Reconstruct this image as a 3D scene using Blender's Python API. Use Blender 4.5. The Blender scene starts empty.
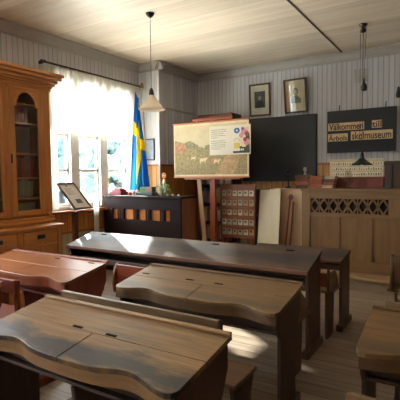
import bpy, bmesh, math, random
from mathutils import Vector, Matrix
PI = math.pi
random.seed(7)
SC = bpy.context.scene
COL = SC.collection

# ------------------------------------------------------------------ camera
YAW, PIT, ROL = .5545, .05946, -.011618
cam = bpy.data.cameras.new('camera'); cam.sensor_width = 36; cam.lens = 427.9/400*36
cam.clip_start = .02
co = bpy.data.objects.new('camera', cam); COL.objects.link(co)
fw = Vector((-math.sin(YAW)*math.cos(PIT), math.cos(YAW)*math.cos(PIT), -math.sin(PIT)))
rt = Vector((math.cos(YAW), math.sin(YAW), 0)); up = rt.cross(fw)
r2 = rt*math.cos(ROL)+up*math.sin(ROL); u2 = -rt*math.sin(ROL)+up*math.cos(ROL)
M = Matrix((r2, u2, -fw)).transposed().to_4x4(); M.translation = (0, 0, 1.45)
co.matrix_world = M
SC.camera = co

# ------------------------------------------------------------------ light
W = bpy.data.worlds.new('world'); SC.world = W; W.use_nodes = True
bg = W.node_tree.nodes['Background']; bg.inputs[0].default_value = (.93, .97, 1, 1); bg.inputs[1].default_value = 9.0
sun = bpy.data.lights.new('sun', 'SUN'); sun.energy = 10; sun.angle = math.radians(1.2); sun.color = (1, .93, .82)
so = bpy.data.objects.new('sun', sun); COL.objects.link(so)
so.rotation_euler = Vector((3.15, -1.90, -1.85)).to_track_quat('-Z', 'Y').to_euler()
def portal(x, y, z, sx, sy, rot):
    l = bpy.data.lights.new('window_portal', 'AREA'); l.shape = 'RECTANGLE'; l.size = sx; l.size_y = sy
    l.cycles.is_portal = True
    o = bpy.data.objects.new('window_portal', l); COL.objects.link(o); o.location = (x, y, z); o.rotation_euler = rot
portal(-4.93, 4.83, 1.90, 1.9, 2.0, (0, -PI/2, 0))
portal(-4.93, 1.60, 1.90, 1.9, 1.7, (0, -PI/2, 0))
def fill_lamp(x, y, z, sx, sy, d, power, col=(.93, .96, 1)):
    l = bpy.data.lights.new('added_fill_lamp', 'AREA'); l.shape = 'RECTANGLE'; l.size = sx; l.size_y = sy; l.energy = power; l.color = col
    o = bpy.data.objects.new('added_fill_lamp', l); COL.objects.link(o); o.location = (x, y, z); o.rotation_euler = Vector(d).to_track_quat('-Z', 'Y').to_euler()
fill_lamp(-6.3, 1.6, .1, 2.6, 1.6, (1, 0, 1.0), 400, (1, .97, .92))      # added fill lamp, standing in for bounce off sunlit ground
fill_lamp(-6.6, 4.9, .0, 3.0, 1.6, (1, 0, 1.0), 560, (1, .97, .92))  # added fill lamp, lights the ceiling from below the sill
fill_lamp(-5.15, 1.6, 1.95, 2.0, 1.7, (1, .25, .05), 60)  # added lamp outside the second window, brightens the room
vs = SC.view_settings
vs.view_transform = 'Standard'; vs.look = 'None'; vs.gamma = 1; vs.use_curve_mapping = False; vs.exposure = 1.32
SC.cycles.use_denoising = True
SC.cycles.max_bounces = 10; SC.cycles.diffuse_bounces = 6; SC.cycles.transparent_max_bounces = 12
SC.cycles.sample_clamp_indirect = 12

# ------------------------------------------------------------------ materials
def lin(c):
    return tuple(((v/255)/12.92 if v/255 <= .04045 else ((v/255+.055)/1.055)**2.4) for v in c)+(1,)
MATS = {}
def plain(name, c, rough=.6, metal=0, spec=.5, var=.12, scale=9, bump=0):
    if name in MATS: return MATS[name]
    m = bpy.data.materials.new(name); m.use_nodes = True; nt = m.node_tree; N = nt.nodes; L = nt.links
    b = N['Principled BSDF']; b.inputs['Roughness'].default_value = rough; b.inputs['Metallic'].default_value = metal
    b.inputs['Specular IOR Level'].default_value = spec
    tc = N.new('ShaderNodeTexCoord'); nz = N.new('ShaderNodeTexNoise'); nz.inputs['Scale'].default_value = scale; nz.inputs['Detail'].default_value = 4
    L.new(tc.outputs['Object'], nz.inputs['Vector'])
    cr = N.new('ShaderNodeValToRGB'); a = lin(c)
    cr.color_ramp.elements[0].color = tuple(v*(1-var) for v in a[:3])+(1,); cr.color_ramp.elements[1].color = tuple(min(1, v*(1+var)) for v in a[:3])+(1,)
    cr.color_ramp.elements[0].position = .3; cr.color_ramp.elements[1].position = .7
    L.new(nz.outputs[0], cr.inputs[0]); L.new(cr.outputs[0], b.inputs['Base Color'])
    if bump:
        bp = N.new('ShaderNodeBump'); bp.inputs['Strength'].default_value = bump; bp.inputs['Distance'].default_value = .01
        L.new(nz.outputs[0], bp.inputs['Height']); L.new(bp.outputs[0], b.inputs['Normal'])
    MATS[name] = m; return m

def math_node(nt, op, a, b=None, c=None):
    n = nt.nodes.new('ShaderNodeMath'); n.operation = op
    for i, v in enumerate((a, b, c)):
        if v is None: continue
        if isinstance(v, (int, float)): n.inputs[i].default_value = v
        else: nt.links.new(v, n.inputs[i])
    return n.outputs[0]

def wood(name, c1, c2, axis='X', rough=.45, grain=1.0, coat=0, plank=None, plank_axis='Y', groove=.08, groove_dark=.35, bump=.15, stain=None, vary=.22, spec=.5):
    """wood: long grain along `axis`; optional boards of width `plank` stacked along `plank_axis`; stain=(colour, amount)"""
    if name in MATS: return MATS[name]
    m = bpy.data.materials.new(name); m.use_nodes = True; nt = m.node_tree; N = nt.nodes; L = nt.links
    b = N['Principled BSDF']; b.inputs['Specular IOR Level'].default_value = spec
    tc = N.new('ShaderNodeTexCoord'); mp = N.new('ShaderNodeMapping')
    s = {'X': (1.2, 16, 16), 'Y': (16, 1.2, 16), 'Z': (16, 16, 1.2)}[axis]
    mp.inputs['Scale'].default_value = tuple(v*grain for v in s)
    src = tc.outputs['Object']
    sx = N.new('ShaderNodeSeparateXYZ'); L.new(src, sx.inputs[0])
    cell = None
    if plank:
        q = math_node(nt, 'DIVIDE', sx.outputs[plank_axis], plank)
        cell = math_node(nt, 'FLOOR', q); fr = math_node(nt, 'FRACT', q)
        wn = N.new('ShaderNodeTexWhiteNoise'); wn.noise_dimensions = '1D'; L.new(cell, wn.inputs['W'])
        add = N.new('ShaderNodeVectorMath'); add.operation = 'ADD'; L.new(src, add.inputs[0])
        sc_ = N.new('ShaderNodeVectorMath'); sc_.operation = 'SCALE'; L.new(wn.outputs['Color'], sc_.inputs[0]); sc_.inputs['Scale'].default_value = 7
        L.new(sc_.outputs[0], add.inputs[1]); L.new(add.outputs[0], mp.inputs[0])
    else: L.new(src, mp.inputs[0])
    nz = N.new('ShaderNodeTexNoise'); nz.inputs['Scale'].default_value = 2.2; nz.inputs['Detail'].default_value = 6; nz.inputs['Roughness'].default_value = .62
    L.new(mp.outputs[0], nz.inputs['Vector'])
    cr = N.new('ShaderNodeValToRGB'); cr.color_ramp.elements[0].position = .32; cr.color_ramp.elements[1].position = .68
    cr.color_ramp.elements[0].color = lin(c1); cr.color_ramp.elements[1].color = lin(c2)
    L.new(nz.outputs[0], cr.inputs[0]); colr = cr.outputs[0]
    h = nz.outputs[0]
    if plank:
        mx = N.new('ShaderNodeMix'); mx.data_type = 'RGBA'; mx.blend_type = 'MULTIPLY'; mx.inputs[0].default_value = 1
        v = math_node(nt, 'MULTIPLY_ADD', wn.outputs['Value'], vary, 1-vary*.65)
        cb = N.new('ShaderNodeCombineColor'); [L.new(v, cb.inputs[i]) for i in range(3)]
        L.new(colr, mx.inputs['A']); L.new(cb.outputs[0], mx.inputs['B']); colr = mx.outputs['Result']
        d = math_node(nt, 'ABSOLUTE', math_node(nt, 'SUBTRACT', fr, .5))
        g = math_node(nt, 'GREATER_THAN', d, .5-groove/2)
        mx2 = N.new('ShaderNodeMix'); mx2.data_type = 'RGBA'; L.new(math_node(nt, 'MULTIPLY', g, 1-groove_dark), mx2.inputs[0])
        L.new(colr, mx2.inputs['A']); mx2.inputs['B'].default_value = tuple(v*.25 for v in lin(c1)[:3])+(1,)
        colr = mx2.outputs['Result']
        h = math_node(nt, 'SUBTRACT', math_node(nt, 'MULTIPLY', nz.outputs[0], .2), math_node(nt, 'MULTIPLY', g, 1.0))
    rsock = None
    if stain:
        n2 = N.new('ShaderNodeTexNoise'); n2.inputs['Scale'].default_value = 3.1; n2.inputs['Detail'].default_value = 7; n2.inputs['Roughness'].default_value = .68
        m3 = N.new('ShaderNodeMapping'); m3.inputs['Scale'].default_value = (.9, 3.0, 1); L.new(src, m3.inputs[0]); L.new(m3.outputs[0], n2.inputs['Vector'])
        col2, amt, y0, y1 = stain     # wear strongest between local y0 and y1 (where arms lay)
        t = math_node(nt, 'SUBTRACT', 1, math_node(nt, 'DIVIDE', math_node(nt, 'ABSOLUTE', math_node(nt, 'SUBTRACT', sx.outputs['Y'], (y0+y1)/2)), abs(y1-y0)/2+1e-4))
        t = math_node(nt, 'MULTIPLY', math_node(nt, 'MAXIMUM', t, -.5), .34)
        k = math_node(nt, 'ADD', n2.outputs[0], t)
        r3 = N.new('ShaderNodeValToRGB'); r3.color_ramp.elements[0].position = .52; r3.color_ramp.elements[1].position = .72
        L.new(k, r3.inputs[0])
        mx4 = N.new('ShaderNodeMix'); mx4.data_type = 'RGBA'; L.new(math_node(nt, 'MULTIPLY', r3.outputs[0], amt), mx4.inputs[0])
        L.new(colr, mx4.inputs['A']); mx4.inputs['B'].default_value = lin(col2); colr = mx4.outputs['Result']
    L.new(colr, b.inputs['Base Color'])
    rr = math_node(nt, 'MULTIPLY_ADD', nz.outputs[0], .25, rough-.12); L.new(rr, b.inputs['Roughness'])
    b.inputs['Coat Weight'].default_value = coat; b.inputs['Coat Roughness'].default_value = .25
    bp = N.new('ShaderNodeBump'); bp.inputs['Strength'].default_value = bump if not plank else .6; bp.inputs['Distance'].default_value = .004 if not plank else .006
    L.new(h, bp.inputs['Height']); L.new(bp.outputs[0], b.inputs['Normal'])
    MATS[name] = m; return m

def glass(name='window_glass', rough=0.0, tint=(.93, .97, .98)):
    if name in MATS: return MATS[name]
    m = bpy.data.materials.new(name); m.use_nodes = True; nt = m.node_tree; N = nt.nodes; L = nt.links
    N.remove(N['Principled BSDF'])
    t = N.new('ShaderNodeBsdfTransparent'); t.inputs[0].default_value = tint+(1,)
    g = N.new('ShaderNodeBsdfGlossy'); g.inputs['Roughness'].default_value = rough+.02
    lw = N.new('ShaderNodeLayerWeight'); lw.inputs[0].default_value = .5
    f = math_node(nt, 'MULTIPLY_ADD', math_node(nt, 'POWER', lw.outputs['Facing'], 4.0), .5, .03)
    x = N.new('ShaderNodeMixShader'); L.new(f, x.inputs[0]); L.new(t.outputs[0], x.inputs[1]); L.new(g.outputs[0], x.inputs[2])
    L.new(x.outputs[0], N['Material Output'].inputs[0]); MATS[name] = m; return m

def cloth_sheer(name, c, through=.45, open_=.25, lace=False):
    if name in MATS: return MATS[name]
    m = bpy.data.materials.new(name); m.use_nodes = True; nt = m.node_tree; N = nt.nodes; L = nt.links
    N.remove(N['Principled BSDF'])
    d = N.new('ShaderNodeBsdfDiffuse'); d.inputs[0].default_value = lin(c)
    t = N.new('ShaderNodeBsdfTranslucent'); t.inputs[0].default_value = lin(c)
    o = N.new('ShaderNodeBsdfTransparent')
    a = N.new('ShaderNodeMixShader'); a.inputs[0].default_value = through; L.new(d.outputs[0], a.inputs[1]); L.new(t.outputs[0], a.inputs[2])
    x = N.new('ShaderNodeMixShader'); x.inputs[0].default_value = open_; L.new(a.outputs[0], x.inputs[1]); L.new(o.outputs[0], x.inputs[2])
    L.new(x.outputs[0], N['Material Output'].inputs[0]); MATS[name] = m; return m

# ------------------------------------------------------------------ mesh builder
class MB:
    def __init__(s): s.bm = bmesh.new(); s.mats = []
    def _mi(s, m):
        if m is None: return 0
        if m not in s.mats: s.mats.append(m)
        return s.mats.index(m)
    def _join(s, t, mi, T=None, smooth=False):
        if T is not None: bmesh.ops.transform(t, matrix=T, verts=t.verts)
        vm = {v: s.bm.verts.new(v.co) for v in t.verts}
        for f in t.faces:
            try:
                g = s.bm.faces.new([vm[v] for v in f.verts]); g.material_index = mi; g.smooth = smooth
            except ValueError: pass
        t.free()
    def box(s, x0, x1, y0, y1, z0, z1, m=None, bev=.003, T=None, shear=None):
        t = bmesh.new(); bmesh.ops.create_cube(t, size=1)
        sx, sy, sz = abs(x1-x0), abs(y1-y0), abs(z1-z0)
        for v in t.verts: v.co = Vector(((x0+x1)/2+v.co.x*sx, (y0+y1)/2+v.co.y*sy, (z0+z1)/2+v.co.z*sz))
        bv = min(bev, .3*min(sx, sy, sz))
        if bv > 2e-4: bmesh.ops.bevel(t, geom=list(t.edges), offset=bv, segments=2, affect='EDGES', profile=.5)
        if shear:
            for v in t.verts: v.co = shear(v.co)
        s._join(t, s._mi(m), T); return s
    def prism(s, pts, a0, a1, axis='X', m=None, bev=.0, T=None):
        """pts: 2D outline in the plane across `axis` (X:(y,z) Y:(x,z) Z:(x,y)), extruded a0..a1"""
        t = bmesh.new()
        def mk(p, a): return {'X': (a, p[0], p[1]), 'Y': (p[0], a, p[1]), 'Z': (p[0], p[1], a)}[axis]
        A = [t.verts.new(mk(p, a0)) for p in pts]; B = [t.verts.new(mk(p, a1)) for p in pts]
        n = len(pts); t.faces.new(A); t.faces.new(B[::-1])
        for i in range(n): t.faces.new((A[i], B[i], B[(i+1) % n], A[(i+1) % n]))
        bmesh.ops.recalc_face_normals(t, faces=t.faces)
        if bev: bmesh.ops.bevel(t, geom=[e for e in t.edges if e.calc_face_angle(0) > .6], offset=bev, segments=2, affect='EDGES', profile=.5)
        s._join(t, s._mi(m), T); return s
    def lathe(s, prof, c=(0, 0, 0), n=24, m=None, T=None, smooth=True, closed=False):
        """prof: list of (r,z)"""
        t = bmesh.new(); rings = []
        for r, z in prof:
            if r < 1e-5: rings.append([t.verts.new((c[0], c[1], c[2]+z))])
            else: rings.append([t.verts.new((c[0]+r*math.cos(2*PI*i/n), c[1]+r*math.sin(2*PI*i/n), c[2]+z)) for i in range(n)])
        for a, b in zip(rings, rings[1:]):
            for i in range(n):
                j = (i+1) % n
                if len(a) == 1 and len(b) == 1: continue
                if len(a) == 1: t.faces.new((a[0], b[j], b[i]))
                elif len(b) == 1: t.faces.new((a[i], a[j], b[0]))
                else: t.faces.new((a[i], a[j], b[j], b[i]))
        bmesh.ops.recalc_face_normals(t, faces=t.faces)
        s._join(t, s._mi(m), T, smooth); return s
    def tube(s, pts, r, n=10, m=None, r1=None):
        t = bmesh.new(); P = [Vector(p) for p in pts]; rings = []
        for i, p in enumerate(P):
            d = (P[min(i+1, len(P)-1)]-P[max(i-1, 0)]).normalized()
            a = d.cross(Vector((0, 0, 1)) if abs(d.z) < .9 else Vector((1, 0, 0))).normalized(); b = d.cross(a)
            rr = r if r1 is None else r+(r1-r)*i/(len(P)-1)
            rings.append([t.verts.new(p+(a*math.cos(2*PI*k/n)+b*math.sin(2*PI*k/n))*rr) for k in range(n)])
        for A, B in zip(rings, rings[1:]):
            for k in range(n): t.faces.new((A[k], A[(k+1) % n], B[(k+1) % n], B[k]))
        t.faces.new(rings[0][::-1]); t.faces.new(rings[-1])
        bmesh.ops.recalc_face_normals(t, faces=t.faces)
        s._join(t, s._mi(m), None, True); return s
    def ball(s, c, r, m=None, sc=(1, 1, 1), sub=2, jit=0):
        t = bmesh.new(); bmesh.ops.create_icosphere(t, subdivisions=sub, radius=r)
        for v in t.verts:
            k = 1+random.uniform(-jit, jit)
            v.co = Vector((c[0]+v.co.x*sc[0]*k, c[1]+v.co.y*sc[1]*k, c[2]+v.co.z*sc[2]*k))
        s._join(t, s._mi(m), None, not jit); return s
    def grid(s, f, nu, nv, m=None, smooth=True):
        V = [[s.bm.verts.new(f(i/nu, j/nv)) for j in range(nv+1)] for i in range(nu+1)]
        mi = s._mi(m)
        for i in range(nu):
            for j in range(nv):
                g = s.bm.faces.new((V[i][j], V[i+1][j], V[i+1][j+1], V[i][j+1])); g.material_index = mi; g.smooth = smooth
        return s
    def build(s, name, m=None, parent=None, loc=None, rot=None):
        me = bpy.data.meshes.new(name)
        if m is not None:
            s.mats = [m]+[k for k in s.mats if k != m] if not s.mats else s.mats
            if not s.mats: s.mats = [m]
        s.bm.to_mesh(me); s.bm.free()
        for k in s.mats: me.materials.append(k)
        o = bpy.data.objects.new(name, me); COL.objects.link(o)
        if parent is not None: o.parent = parent
        if loc is not None: o.location = loc
        if rot is not None: o.rotation_euler = rot
        return o

def tag(o, label=None, cat=None, group=None, kind=None):
    if label: o['label'] = label
    if cat: o['category'] = cat
    if group: o['group'] = group
    if kind: o['kind'] = kind
    return o
def thing(name, loc, label, cat, group=None, rz=0):
    o = bpy.data.objects.new(name, None); o.empty_display_size = .1; COL.objects.link(o)
    o.location = loc; o.rotation_euler = (0, 0, rz); return tag(o, label, cat, group)
def struct(o): o['kind'] = 'structure'; return o
def RZ(a): return Matrix.Rotation(a, 4, 'Z')

# ------------------------------------------------------------------ palette
beadY = wood('beadboard_back', (190, 191, 195), (203, 203, 205), 'Z', .55, .4, plank=.076, plank_axis='X', groove=.18, groove_dark=.55, vary=.10)
beadX = wood('beadboard_side', (190, 191, 195), (203, 203, 205), 'Z', .55, .4, plank=.076, plank_axis='Y', groove=.18, groove_dark=.55, vary=.10)
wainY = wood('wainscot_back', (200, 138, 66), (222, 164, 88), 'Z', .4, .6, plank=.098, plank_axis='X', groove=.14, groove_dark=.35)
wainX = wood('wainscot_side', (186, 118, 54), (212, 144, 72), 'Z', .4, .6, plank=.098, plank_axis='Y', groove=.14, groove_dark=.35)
creamX = wood('cream_boards', (186, 176, 134), (202, 192, 152), 'Z', .5, .5, plank=.098, plank_axis='Y', groove=.1, groove_dark=.6)
ceilM = wood('ceiling_boards', (208, 190, 166), (228, 212, 188), 'X', .42, .35, plank=.15, plank_axis='Y', groove=.05, groove_dark=.72)
floorM = wood('floor_boards', (128, 110, 92), (172, 153, 134), 'X', .36, .55, plank=.135, plank_axis='Y', groove=.06, groove_dark=.25)
platM = wood('platform_boards', (150, 118, 84), (178, 146, 108), 'X', .4, .6, plank=.14, plank_axis='Y', groove=.05)
trimW = plain('white_paint', (236, 234, 230), .4)
cornM = plain('cornice_paint', (176, 172, 166), .45, var=.05)
sillO = wood('sill_wood', (150, 84, 40), (176, 104, 54), 'Y', .35)
pineY = wood('cabinet_pine', (166, 104, 50), (196, 134, 72), 'Z', .38, .7, coat=.2)
pineH = wood('cabinet_pine_rail', (170, 106, 50), (202, 138, 74), 'Y', .38, .7, coat=.2)
darkin = plain('cabinet_inside', (134, 96, 64), .7)
deskTop = wood('desk_top_khaki', (98, 68, 34), (148, 110, 62), 'X', .40, 1.0, bump=.3, stain=((20, 18, 18), .92, -.26, -.48))
deskTop2 = wood('desk_top_khaki_clean', (96, 68, 36), (128, 93, 52), 'X', .42, .9, stain=((66, 54, 38), .6, -.30, -.44))
deskTopR = wood('desk_top_red_brown', (116, 66, 38), (150, 94, 58), 'X', .32, .7)
deskEdge = wood('desk_apron_pine', (128, 94, 58), (158, 118, 76), 'X', .4, .7)
deskEdgeD = wood('desk_apron_brown', (78, 56, 34), (104, 76, 46), 'X', .4, .7)
deskSide = wood('desk_side_brown', (52, 34, 23), (74, 49, 32), 'Z', .45, .7)
deskSideR = wood('desk_side_red', (104, 44, 26), (136, 62, 36), 'Z', .42, .7)
longTop = wood('long_desk_top', (56, 40, 33), (94, 70, 57), 'X', .52, 1.0, spec=.35, stain=((38, 36, 40), .7, -.05, -.30))
worn = wood('worn_edge', (92, 60, 42), (124, 86, 62), 'X', .4, 1.2)
longSide = wood('long_desk_side', (64, 44, 32), (88, 62, 46), 'Z', .48, .7)
benchM = wood('bench_wood', (86, 58, 36), (112, 78, 48), 'X', .4, .7)
railM = wood('bench_rail', (104, 78, 52), (136, 106, 74), 'X', .4, .7)
slotM = plain('slot_shade', (14, 12, 10), .9, spec=.05)  # near-black painted on solid blocks for the shade inside open slots
blackM = plain('iron_black', (22, 21, 22), .35, var=.05)
counterM = wood('counter_oak', (112, 80, 44), (132, 97, 56), 'Z', .45, .7)
counterH = wood('counter_oak_rail', (112, 80, 44), (132, 97, 56), 'X', .45, .7)
darkWood = wood('organ_dark', (27, 12, 9), (40, 20, 14), 'X', .62, .8, spec=.2)
brass = plain('brass', (150, 120, 60), .35, metal=1)

# ------------------------------------------------------------------ room shell
XL, YB, H = -4.75, 6.95, 3.3
XR, YF = 2.9, -2.2
WIN = (3.80, 5.66, .97, 2.66)      # window_1 opening y0 y1 z0 z1
WIN2 = (0.80, 2.45, .97, 2.66)
WIN3 = (-1.70, -.05, .97, 2.66)
struct(MB().box(XL-.3, XR+.3, YF-.3, YB+.3, -.06, 0, floorM, 0).build('floor'))
struct(MB().box(XL-.3, XR+.3, YF-.3, YB+.3, H, H+.08, ceilM, 0).build('ceiling'))
# window wall: solid round the two openings
def wall_left():
    b = MB(); t = .2; x0, x1 = XL-t, XL
    zs = WIN[2]
    b.box(x0, x1, YF, YB, .66, zs, wainX, 0); b.box(x0, x1, YF, YB, 0, .66, creamX, 0)
    b.box(x0, x1, YF, YB, WIN[3], H, beadX, 0)
    for a, c in ((YF, WIN3[0]), (WIN3[1], WIN2[0]), (WIN2[1], WIN[0]), (WIN[1], YB)): b.box(x0, x1, a, c, zs, WIN[3], beadX, 0)
    return b.build('wall_left')
struct(wall_left())
b = MB(); b.box(XL-.2, XR+.2, YB, YB+.15, 1.6, H, beadY, 0); b.box(XL-.2, XR+.2, YB, YB+.15, 0, 1.6, wainY, 0); struct(b.build('wall_back'))
struct(MB().box(XL-.2, XR+.2, YF-.15, YF, 0, H, beadY, 0).build('wall_front'))
b = MB(); b.box(XR, XR+.15, YF, YB, 1.6, H, beadX, 0); b.box(XR, XR+.15, YF, YB, 0, 1.6, wainX, 0); struct(b.build('wall_right'))
# boxed-out corner (chimney breast)
CX, CY = -4.34, 5.74
b = MB(); b.box(XL, CX, CY, YB, 1.62, H, None, 0)
b2 = MB()
cw = wood('corner_front_boards', (222, 224, 230), (232, 233, 236), 'Z', .5, .5, plank=.098, plank_axis='X', groove=.1, groove_dark=.7)
sh = wood('corner_side_boards', (206, 207, 213), (214, 215, 220), 'Z', .55, .4, plank=.098, plank_axis='Y', groove=.1, groove_dark=.6)
b2.box(XL, CX, CY, CY+.03, 1.62, H, cw, 0); b2.box(CX-.03, CX, CY+.03, YB, 1.62, H, sh, 0)
b2.box(XL, CX, CY, CY+.03, 0, 1.62, wainY, 0); b2.box(CX-.03, CX, CY+.03, YB, 0, 1.62, wainX, 0)
b.bm.free(); struct(b2.build('wall_corner'))
struct(MB().box(CX-.002, CX+.022, CY-.022, CY+.01, 0, H-.1, trimW, .004).build('trim_4'))
# picture ledge / moulding where a cupboard door closes on the corner's side
b = MB(); b.box(CX, CX+.018, 5.95, 6.82, 1.63, 2.56, sh, .003); b.box(CX, CX+.035, 5.93, 6.84, 2.56, 2.59, cornM, .004)
struct(b.build('door_1'))
# cornices
def cornice(pa, pb, nrm, name):
    prof = [(0, 0), (.115, 0), (.115, -.018), (.075, -.035), (.05, -.07), (.024, -.095), (.022, -.125), (0, -.125)]
    d = Vector((pb[0]-pa[0], pb[1]-pa[1], 0)); n = Vector((nrm[0], nrm[1], 0))
    bb = MB(); t = bb.bm; A = [t.verts.new(Vector((pa[0], pa[1], H-.001))+n*u+Vector((0, 0, z))) for u, z in prof]; B = [t.verts.new(Vector((pb[0], pb[1], H-.001))+n*u+Vector((0, 0, z))) for u, z in prof]
    t.faces.new(A); t.faces.new(B[::-1])
    for i in range(len(prof)): t.faces.new((A[i], B[i], B[(i+1) % len(prof)], A[(i+1) % len(prof)]))
    bmesh.ops.recalc_face_normals(t, faces=t.faces); bb._mi(cornM)
    return struct(bb.build(name))
cornice((XL, YF), (XL, CY), (1, 0), 'trim_1'); cornice((XL, CY), (CX+.115, CY), (0, -1), 'trim_2')
cornice((CX, CY-.115), (CX, YB), (1, 0), 'trim_3'); cornice((CX, YB), (XR, YB), (0, -1), 'trim_5')
# wainscot caps
struct(MB().box(CX, XR, YB-.02, YB, 1.585, 1.62, sillO, .004).build('trim_6'))
struct(MB().box(XL+.001, CX+.012, CY-.012, CY, 1.60, 1.63, sillO, .003).build('trim_7'))
struct(MB().box(CX, CX+.016, CY, YB, 1.60, 1.63, sillO, .003).build('trim_11'))
struct(MB().box(XL, XL+.02, 2.0, CY, .64, .67, sillO, .004).build('trim_8'))
# seam batten across ceiling
struct(MB().box(-1.66, -1.635, 2.2, YB-.11, H-.006, H, plain('ceiling_gap', (70, 56, 44), .8), .001).build('trim_9'))
# platform in front of the blackboard
b = MB(); b.box(-3.0, XR, 5.44, YB, 0, .13, plain('platform_riser', (150, 130, 104), .5), .002); b.box(-3.02, XR, 5.40, YB, .13, .17, platM, .006)
struct(b.build('floor_platform'))

# window 1
def window(y0, y1, name, sill, ymulls):
    z0, z1 = .97, 2.66; x0, x1 = XL-.13, XL-.05
    w = MB()
    w.box(x0, XL+.015, y0-.001, y0+.06, z0, z1, trimW, .004); w.box(x0, XL+.015, y1-.06, y1+.001, z0, z1, trimW, .004)
    w.box(x0, x1, y0, y1, z0, z0+.05, trimW, .004); w.box(x0, x1, y0, y1, z1-.06, z1, trimW, .004)
    for a, c in ymulls: w.box(x0, x1+.02, a, c, z0, z1, trimW, .006)
    w.box(x0, x1, y0, y1, 2.04, 2.12, trimW, .004)          # head rail below the fanlights
    fr = struct(w.build(name))
    edges = [y0+.06]+[v for a in ymulls for v in a]+[y1-.06]
    for a, c in zip(edges[::2], edges[1::2]):
        s = MB(); xs0, xs1 = XL-.115, XL-.075
        for za, zb in ((z0+.05, 2.04), (2.12, z1-.06)):
            s.box(xs0, xs1, a, a+.035, za, zb, trimW, .003); s.box(xs0, xs1, c-.035, c, za, zb, trimW, .003)
            s.box(xs0, xs1, a, c, za, za+.035, trimW, .003); s.box(xs0, xs1, a, c, zb-.035, zb, trimW, .003)
        s.box(xs0, xs1, a, c, 1.505, 1.55, trimW, .003)
        s.build('window_sash', parent=fr)
        g = MB(); g.box(XL-.098, XL-.094, a+.03, c-.03, z0+.08, z1-.09, glass(), 0); g.build('window_pane', parent=fr)
    if sill:
        s = MB(); s.box(XL-.05, XL+.12, y0-.12, y1+.10, z0-.035, z0, sillO, .008)
        for yy in (y1-.02,): s.prism([(XL, z0-.035), (XL+.10, z0-.035), (XL+.02, z0-.16), (XL, z0-.16)], yy, yy+.03, 'Y', sillO)
        s.build('window_sill', parent=fr)
    return fr
window(WIN[0], WIN[1], 'window_1', True, [(4.24, 4.40), (4.82, 4.98), (5.44, 5.52)])
window(WIN2[0], WIN2[1], 'window_2', True, [(1.30, 1.42), (1.86, 1.98)])
window(WIN3[0], WIN3[1], 'window_3', True, [(-1.20, -1.08), (-.64, -.52)])  # unseen window behind the camera, added to brighten the room

# ------------------------------------------------------------------ outdoors seen through the panes
struct(MB().box(-40, XL-.5, -20, 40, -1.2, -1.0, plain('ground_gravel', (190, 182, 168), .9, scale=1), 0).build('ground'))
leafM = [plain('leaves_%s' % n, c, .7, var=.35, scale=2.2) for n, c in (('pale', (84, 106, 100)), ('blue', (72, 96, 104)), ('green', (68, 96, 78)))]
barkM = plain('bark', (70, 58, 48), .9)
def tree(x, y, h, r, m, label):
    t = thing('garden_tree', (x, y, -1), label, 'tree', 'garden trees outside the window')
    MB().tube([(0, 0, 0), (.05, .03, h*.3), (0, .08, h*.55)], .12, 8, barkM, .06).build('trunk', parent=t)
    c = MB()
    for i in range(70):
        a = random.uniform(0, 2*PI); u = random.uniform(-1, 1); q = math.sqrt(1-u*u*.8)*r*random.uniform(.3, 1.0)
        c.ball((q*math.cos(a), q*math.sin(a), h*.54+u*h*.40), r*random.uniform(.22, .36), m, sub=2, jit=.22)
    c.build('crown', parent=t)
tree(-12, 7.9, 9.6, 1.0, leafM[2], 'tall green tree outside, added out of view to shade the left panes')  # unseen tree, added to keep direct sun off the long desk
tree(-12, 10.15, 4.0, 1.05, leafM[1], 'blue green bushy tree outside, behind the window pane nearest the bookcase')
tree(-12, 12.7, 4.6, 1.05, leafM[0], 'pale green bushy tree outside, behind the middle window panes')
tree(-12, 15.5, 4.4, 1.05, leafM[2], 'green bushy tree outside, behind the pane beside the flag')
tree(-15.5, 13.4, 6.2, 1.35, leafM[0], 'pale tree further off outside, showing between the two nearer left trees')
tree(-15.5, 17.2, 6.2, 1.35, leafM[1], 'blue green tree further off outside, showing between the two nearer right trees')
tree(-15.5, 21.0, 6.0, 1.35, leafM[2], 'green tree further off outside, rightmost behind the pane beside the flag')

# ------------------------------------------------------------------ curtain
rod = thing('curtain_rod', (XL+.10, 4.7, 2.93), 'long dark wooden curtain rod over the bright window', 'curtain rod')
MB().tube([(0, -1.0, 0), (0, 1.0, 0)], .013, 10, plain('rod_wood', (66, 44, 30), .5)).build('rod', parent=rod)
for s_ in (-1, 1): MB().box(-.10, .02, s_*.97-.012, s_*.97+.012, -.02, .02, blackM, .003).build('bracket', parent=rod)
for s_ in (-1, 1): MB().ball((0, s_*1.01, 0), .022, plain('rod_wood', (66, 44, 30), .5)).build('finial', parent=rod)
cur = thing('valance_curtain', (XL+.10, 4.7, 2.93), 'sheer white gathered curtain hanging from the rod over the upper panes', 'curtain')
lace = cloth_sheer('sheer_lace', (244, 240, 230), .72, .22)
def fv(u, v):
    y = -.98+1.94*u; f = math.sin(u*2*PI*26+math.sin(u*17)*1.2)
    return Vector((-.012+f*.018*(.5+v*.7)+.012*math.sin(u*71), y+.006*math.sin(u*150), -.015-.86*v-.01*math.sin(u*2*PI*13)))
MB().grid(fv, 400, 10, lace).build('curtain_drop', parent=cur)
def fh(u, v):
    f = math.sin(u*2*PI*30); return Vector((-.005+f*.012, -.98+1.94*u, -.012-.07*v-.008*abs(math.sin(u*2*PI*12))))
MB().grid(fh, 400, 3, lace).build('ruffle', parent=cur)
cs = thing('side_curtain', (XL+.06, 3.86, 1.0), 'narrow white sheer curtain hanging down between the bookcase and the panes', 'curtain')
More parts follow.
